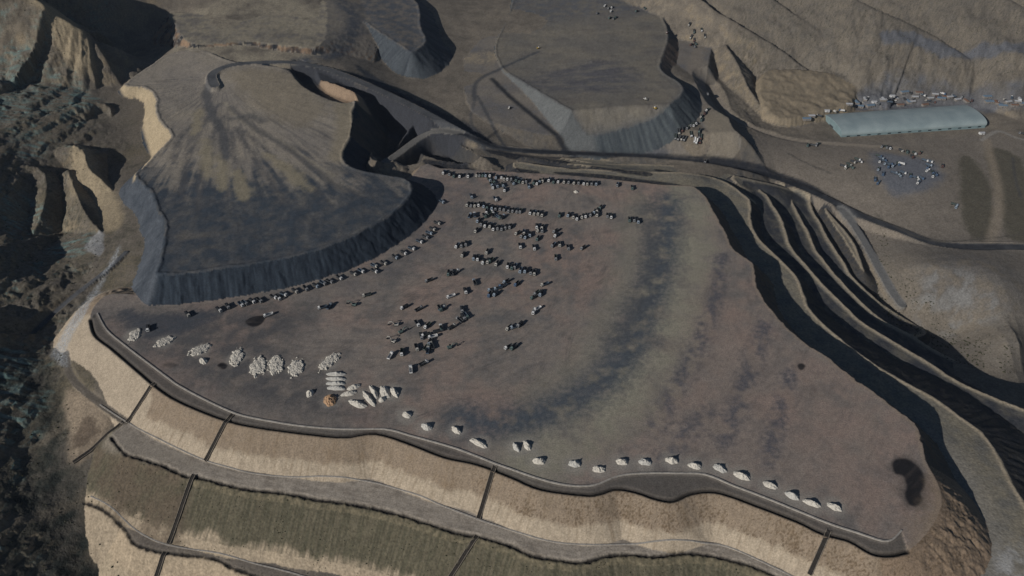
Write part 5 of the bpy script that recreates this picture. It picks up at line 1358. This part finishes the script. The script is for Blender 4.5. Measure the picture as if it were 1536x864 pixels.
for ph, grp, pts in FAR:
    pts = sorted(pts)
    P = place_many(pts)
    for i, p in enumerate(pts):
        x, y, z = P[i]
        if "blue lot" in grp and "left" not in grp: cab = R3.choice(['blue', 'blue', 'paleblue', 'white']); bed = R3.choice(['bedb', 'bedb', 'bedg'])
        else: cab = R3.choice(['white', 'cream', 'grey', 'grey', 'green', 'red']); bed = R3.choice(['bed', 'bed', 'bedg'])
        if p in ((1351.5, 246.5), (1391, 257), (1042, 210.6), (1045, 212.6), (907, 10), (916, 18)): cab = 'white'; bed = 'white'
        rz = (R3.choice([-2.0, -.6]) if 'blue' in grp else HEAD) + R3.uniform(-.5, .5)
        zz, pitch = settle(x, y, rz)
        o = truck(x, y, zz + .03, rz, cab, bed, "distant %s cab truck, %s from left %s" % (CABWORD[cab], ordinal(i + 1), ph), grp, parts=False)
        o.rotation_euler = (0, pitch, rz)
# huts and lorries of the village behind the long shed
R4 = random.Random(33)
x, y, z = place(1472, 201, -43); hut(x, y, z - .1, .1, 2, "small white hut standing alone in front of the long shed's right end")
x, y, z = place(1352, 246, -50); 
VH = [(1217,174),(1209,178),(1284,151),(1273,159),(1297,148),(1311,150),(1325,146),(1324,153),(1338,143),(1350,157),(1356,139),(1362,149),(1372,146),(1378,140),(1387,154),(1395,147),(1402,144),(1411,150),(1418,146),(1424,150),(1436,149),(1449,150),(1483,154),(1494,151),(1503,156),(1512,153),(1521,157),(1529,152),(1534,160),(1526,149),(1368,155),(1344,150),(1305,156),(1288,158),(1480,149),(1240,168)]
VH = [(x, y + R4.uniform(-3.5, 5)) for x, y in VH]
P = place_many(VH)
VH_s = sorted(range(len(VH)), key=lambda k: VH[k][0])
for n, k in enumerate(VH_s):
    x, y, z = P[k]; kk = R4.choice([0, 1, 0, 2, 3, 1])
    h_ = hut(x, y, z - .25, R4.uniform(-.3, .3) + (1.57 if R4.random() < .3 else 0), kk, "%s, %s from left among the huts behind the long shed" % (HUTWORD[kk], ordinal(n + 1)), "huts behind the long shed")
VT = [(1290,155),(1301,152),(1316,156),(1331,150),(1334,156),(1341,155),(1356,146),(1366,141),(1371,151),(1381,147),(1384,143),(1391,149),(1399,152),(1407,147),(1414,144),(1430,147),(1443,147),(1457,150),(1488,157),(1499,158),(1508,150),(1517,150),(1262,164),(1251,168),(1228,172),(1532,204)]
VT = [(x, y + R4.uniform(-5, 4)) for x, y in VT]
P = place_many(VT)
VT_s = sorted(range(len(VT)), key=lambda k: VT[k][0])
for n, k in enumerate(VT_s):
    x, y, z = P[k]; cab = R4.choice(['white', 'cream', 'grey', 'blue', 'red']); rz = R4.uniform(0, 6.28)
    truck(x, y, z, rz, cab, R4.choice(['bed', 'bedb', 'white']), "tiny %s cab truck, %s from left among huts behind the shed" % (CABWORD[cab], ordinal(n + 1)), "trucks among the huts behind the shed", parts=False)

# ------------------------------------------------------------------ scrub
def scrub():
    Rn = np.random.default_rng(99)
    areas = [([(-120,40),(60,90),(150,150),(150,260),(120,330),(180,370),(90,470),(100,560),(100,640),(120,740),(170,864),(-120,864)], -10, 3000, .6), ([(1318,395),(1345,395),(1400,425),(1470,470),(1536,500),(1536,535),(1440,505),(1370,470),(1335,440)], -58, 500, .75),
             ([(1120,10),(1540,-20),(1540,110),(1340,110),(1240,100),(1150,60)], 0, 3000, .6), ([(150,742),(250,812),(600,930),(760,830),(400,742),(300,725),(200,690)], -30, 500, .35), ([(700,840),(1000,930),(1200,900),(1100,850),(950,838),(850,848)], -22, 300, .35), ([(1310,330),(1330,330),(1345,400),(1330,410)], -58, 70, .7)]
    V = []; F = []
    base = [(0, 0, 1.0), (.9, 0, .35), (.28, .86, .4), (-.73, .53, .3), (-.73, -.53, .38), (.28, -.86, .33), (0, 0, -.3)]
    fac = [(0, 1, 2), (0, 2, 3), (0, 3, 4), (0, 4, 5), (0, 5, 1), (6, 2, 1), (6, 3, 2), (6, 4, 3), (6, 5, 4), (6, 1, 5)]
    B = np.array(base); Fc = np.array(fac)
    for pts, zz, n, sz in areas:
        L = W(_z(pts, zz))
        x = Rn.uniform(L[:, 0].min(), L[:, 0].max(), n * 4); y = Rn.uniform(L[:, 1].min(), L[:, 1].max(), n * 4)
        k = inside(x, y, L) & (fbm(x, y, 22, 3, .6, 7.7) > -.12)
        x = x[k][:n]; y = y[k][:n]
        if not len(x): continue
        A = terrain(x, y, True)[1]; z = land(x, y)
        ok = ~(((A['zone'] == 1)) | (A['zone'] == 10) | ((A['zone'] == 2) & A['ins']))
        x, y, z = x[ok], y[ok], z[ok]
        for i in range(len(x)):
            s = sz * Rn.uniform(.5, 1.5) * (1.4 if Rn.random() < .12 else 1)
            a = Rn.uniform(0, 6.28); c, sn = math.cos(a), math.sin(a)
            P_ = B * (s * Rn.uniform(.75, 1.25, size=B.shape))
            b0 = len(V) * 7
            V.append(np.column_stack([x[i] + P_[:, 0] * c - P_[:, 1] * sn, y[i] + P_[:, 0] * sn + P_[:, 1] * c, z[i] + P_[:, 2]]))
            F.append(Fc + b0)
    me = mesh_from_arrays("scrub", np.vstack(V), np.vstack(F), MAT['shrub'], None, False)
    o = add_obj("shrubs", me); tag(o, "scattered low dry shrubs over the ravine and hillsides", "shrubs", kind="stuff")
scrub()
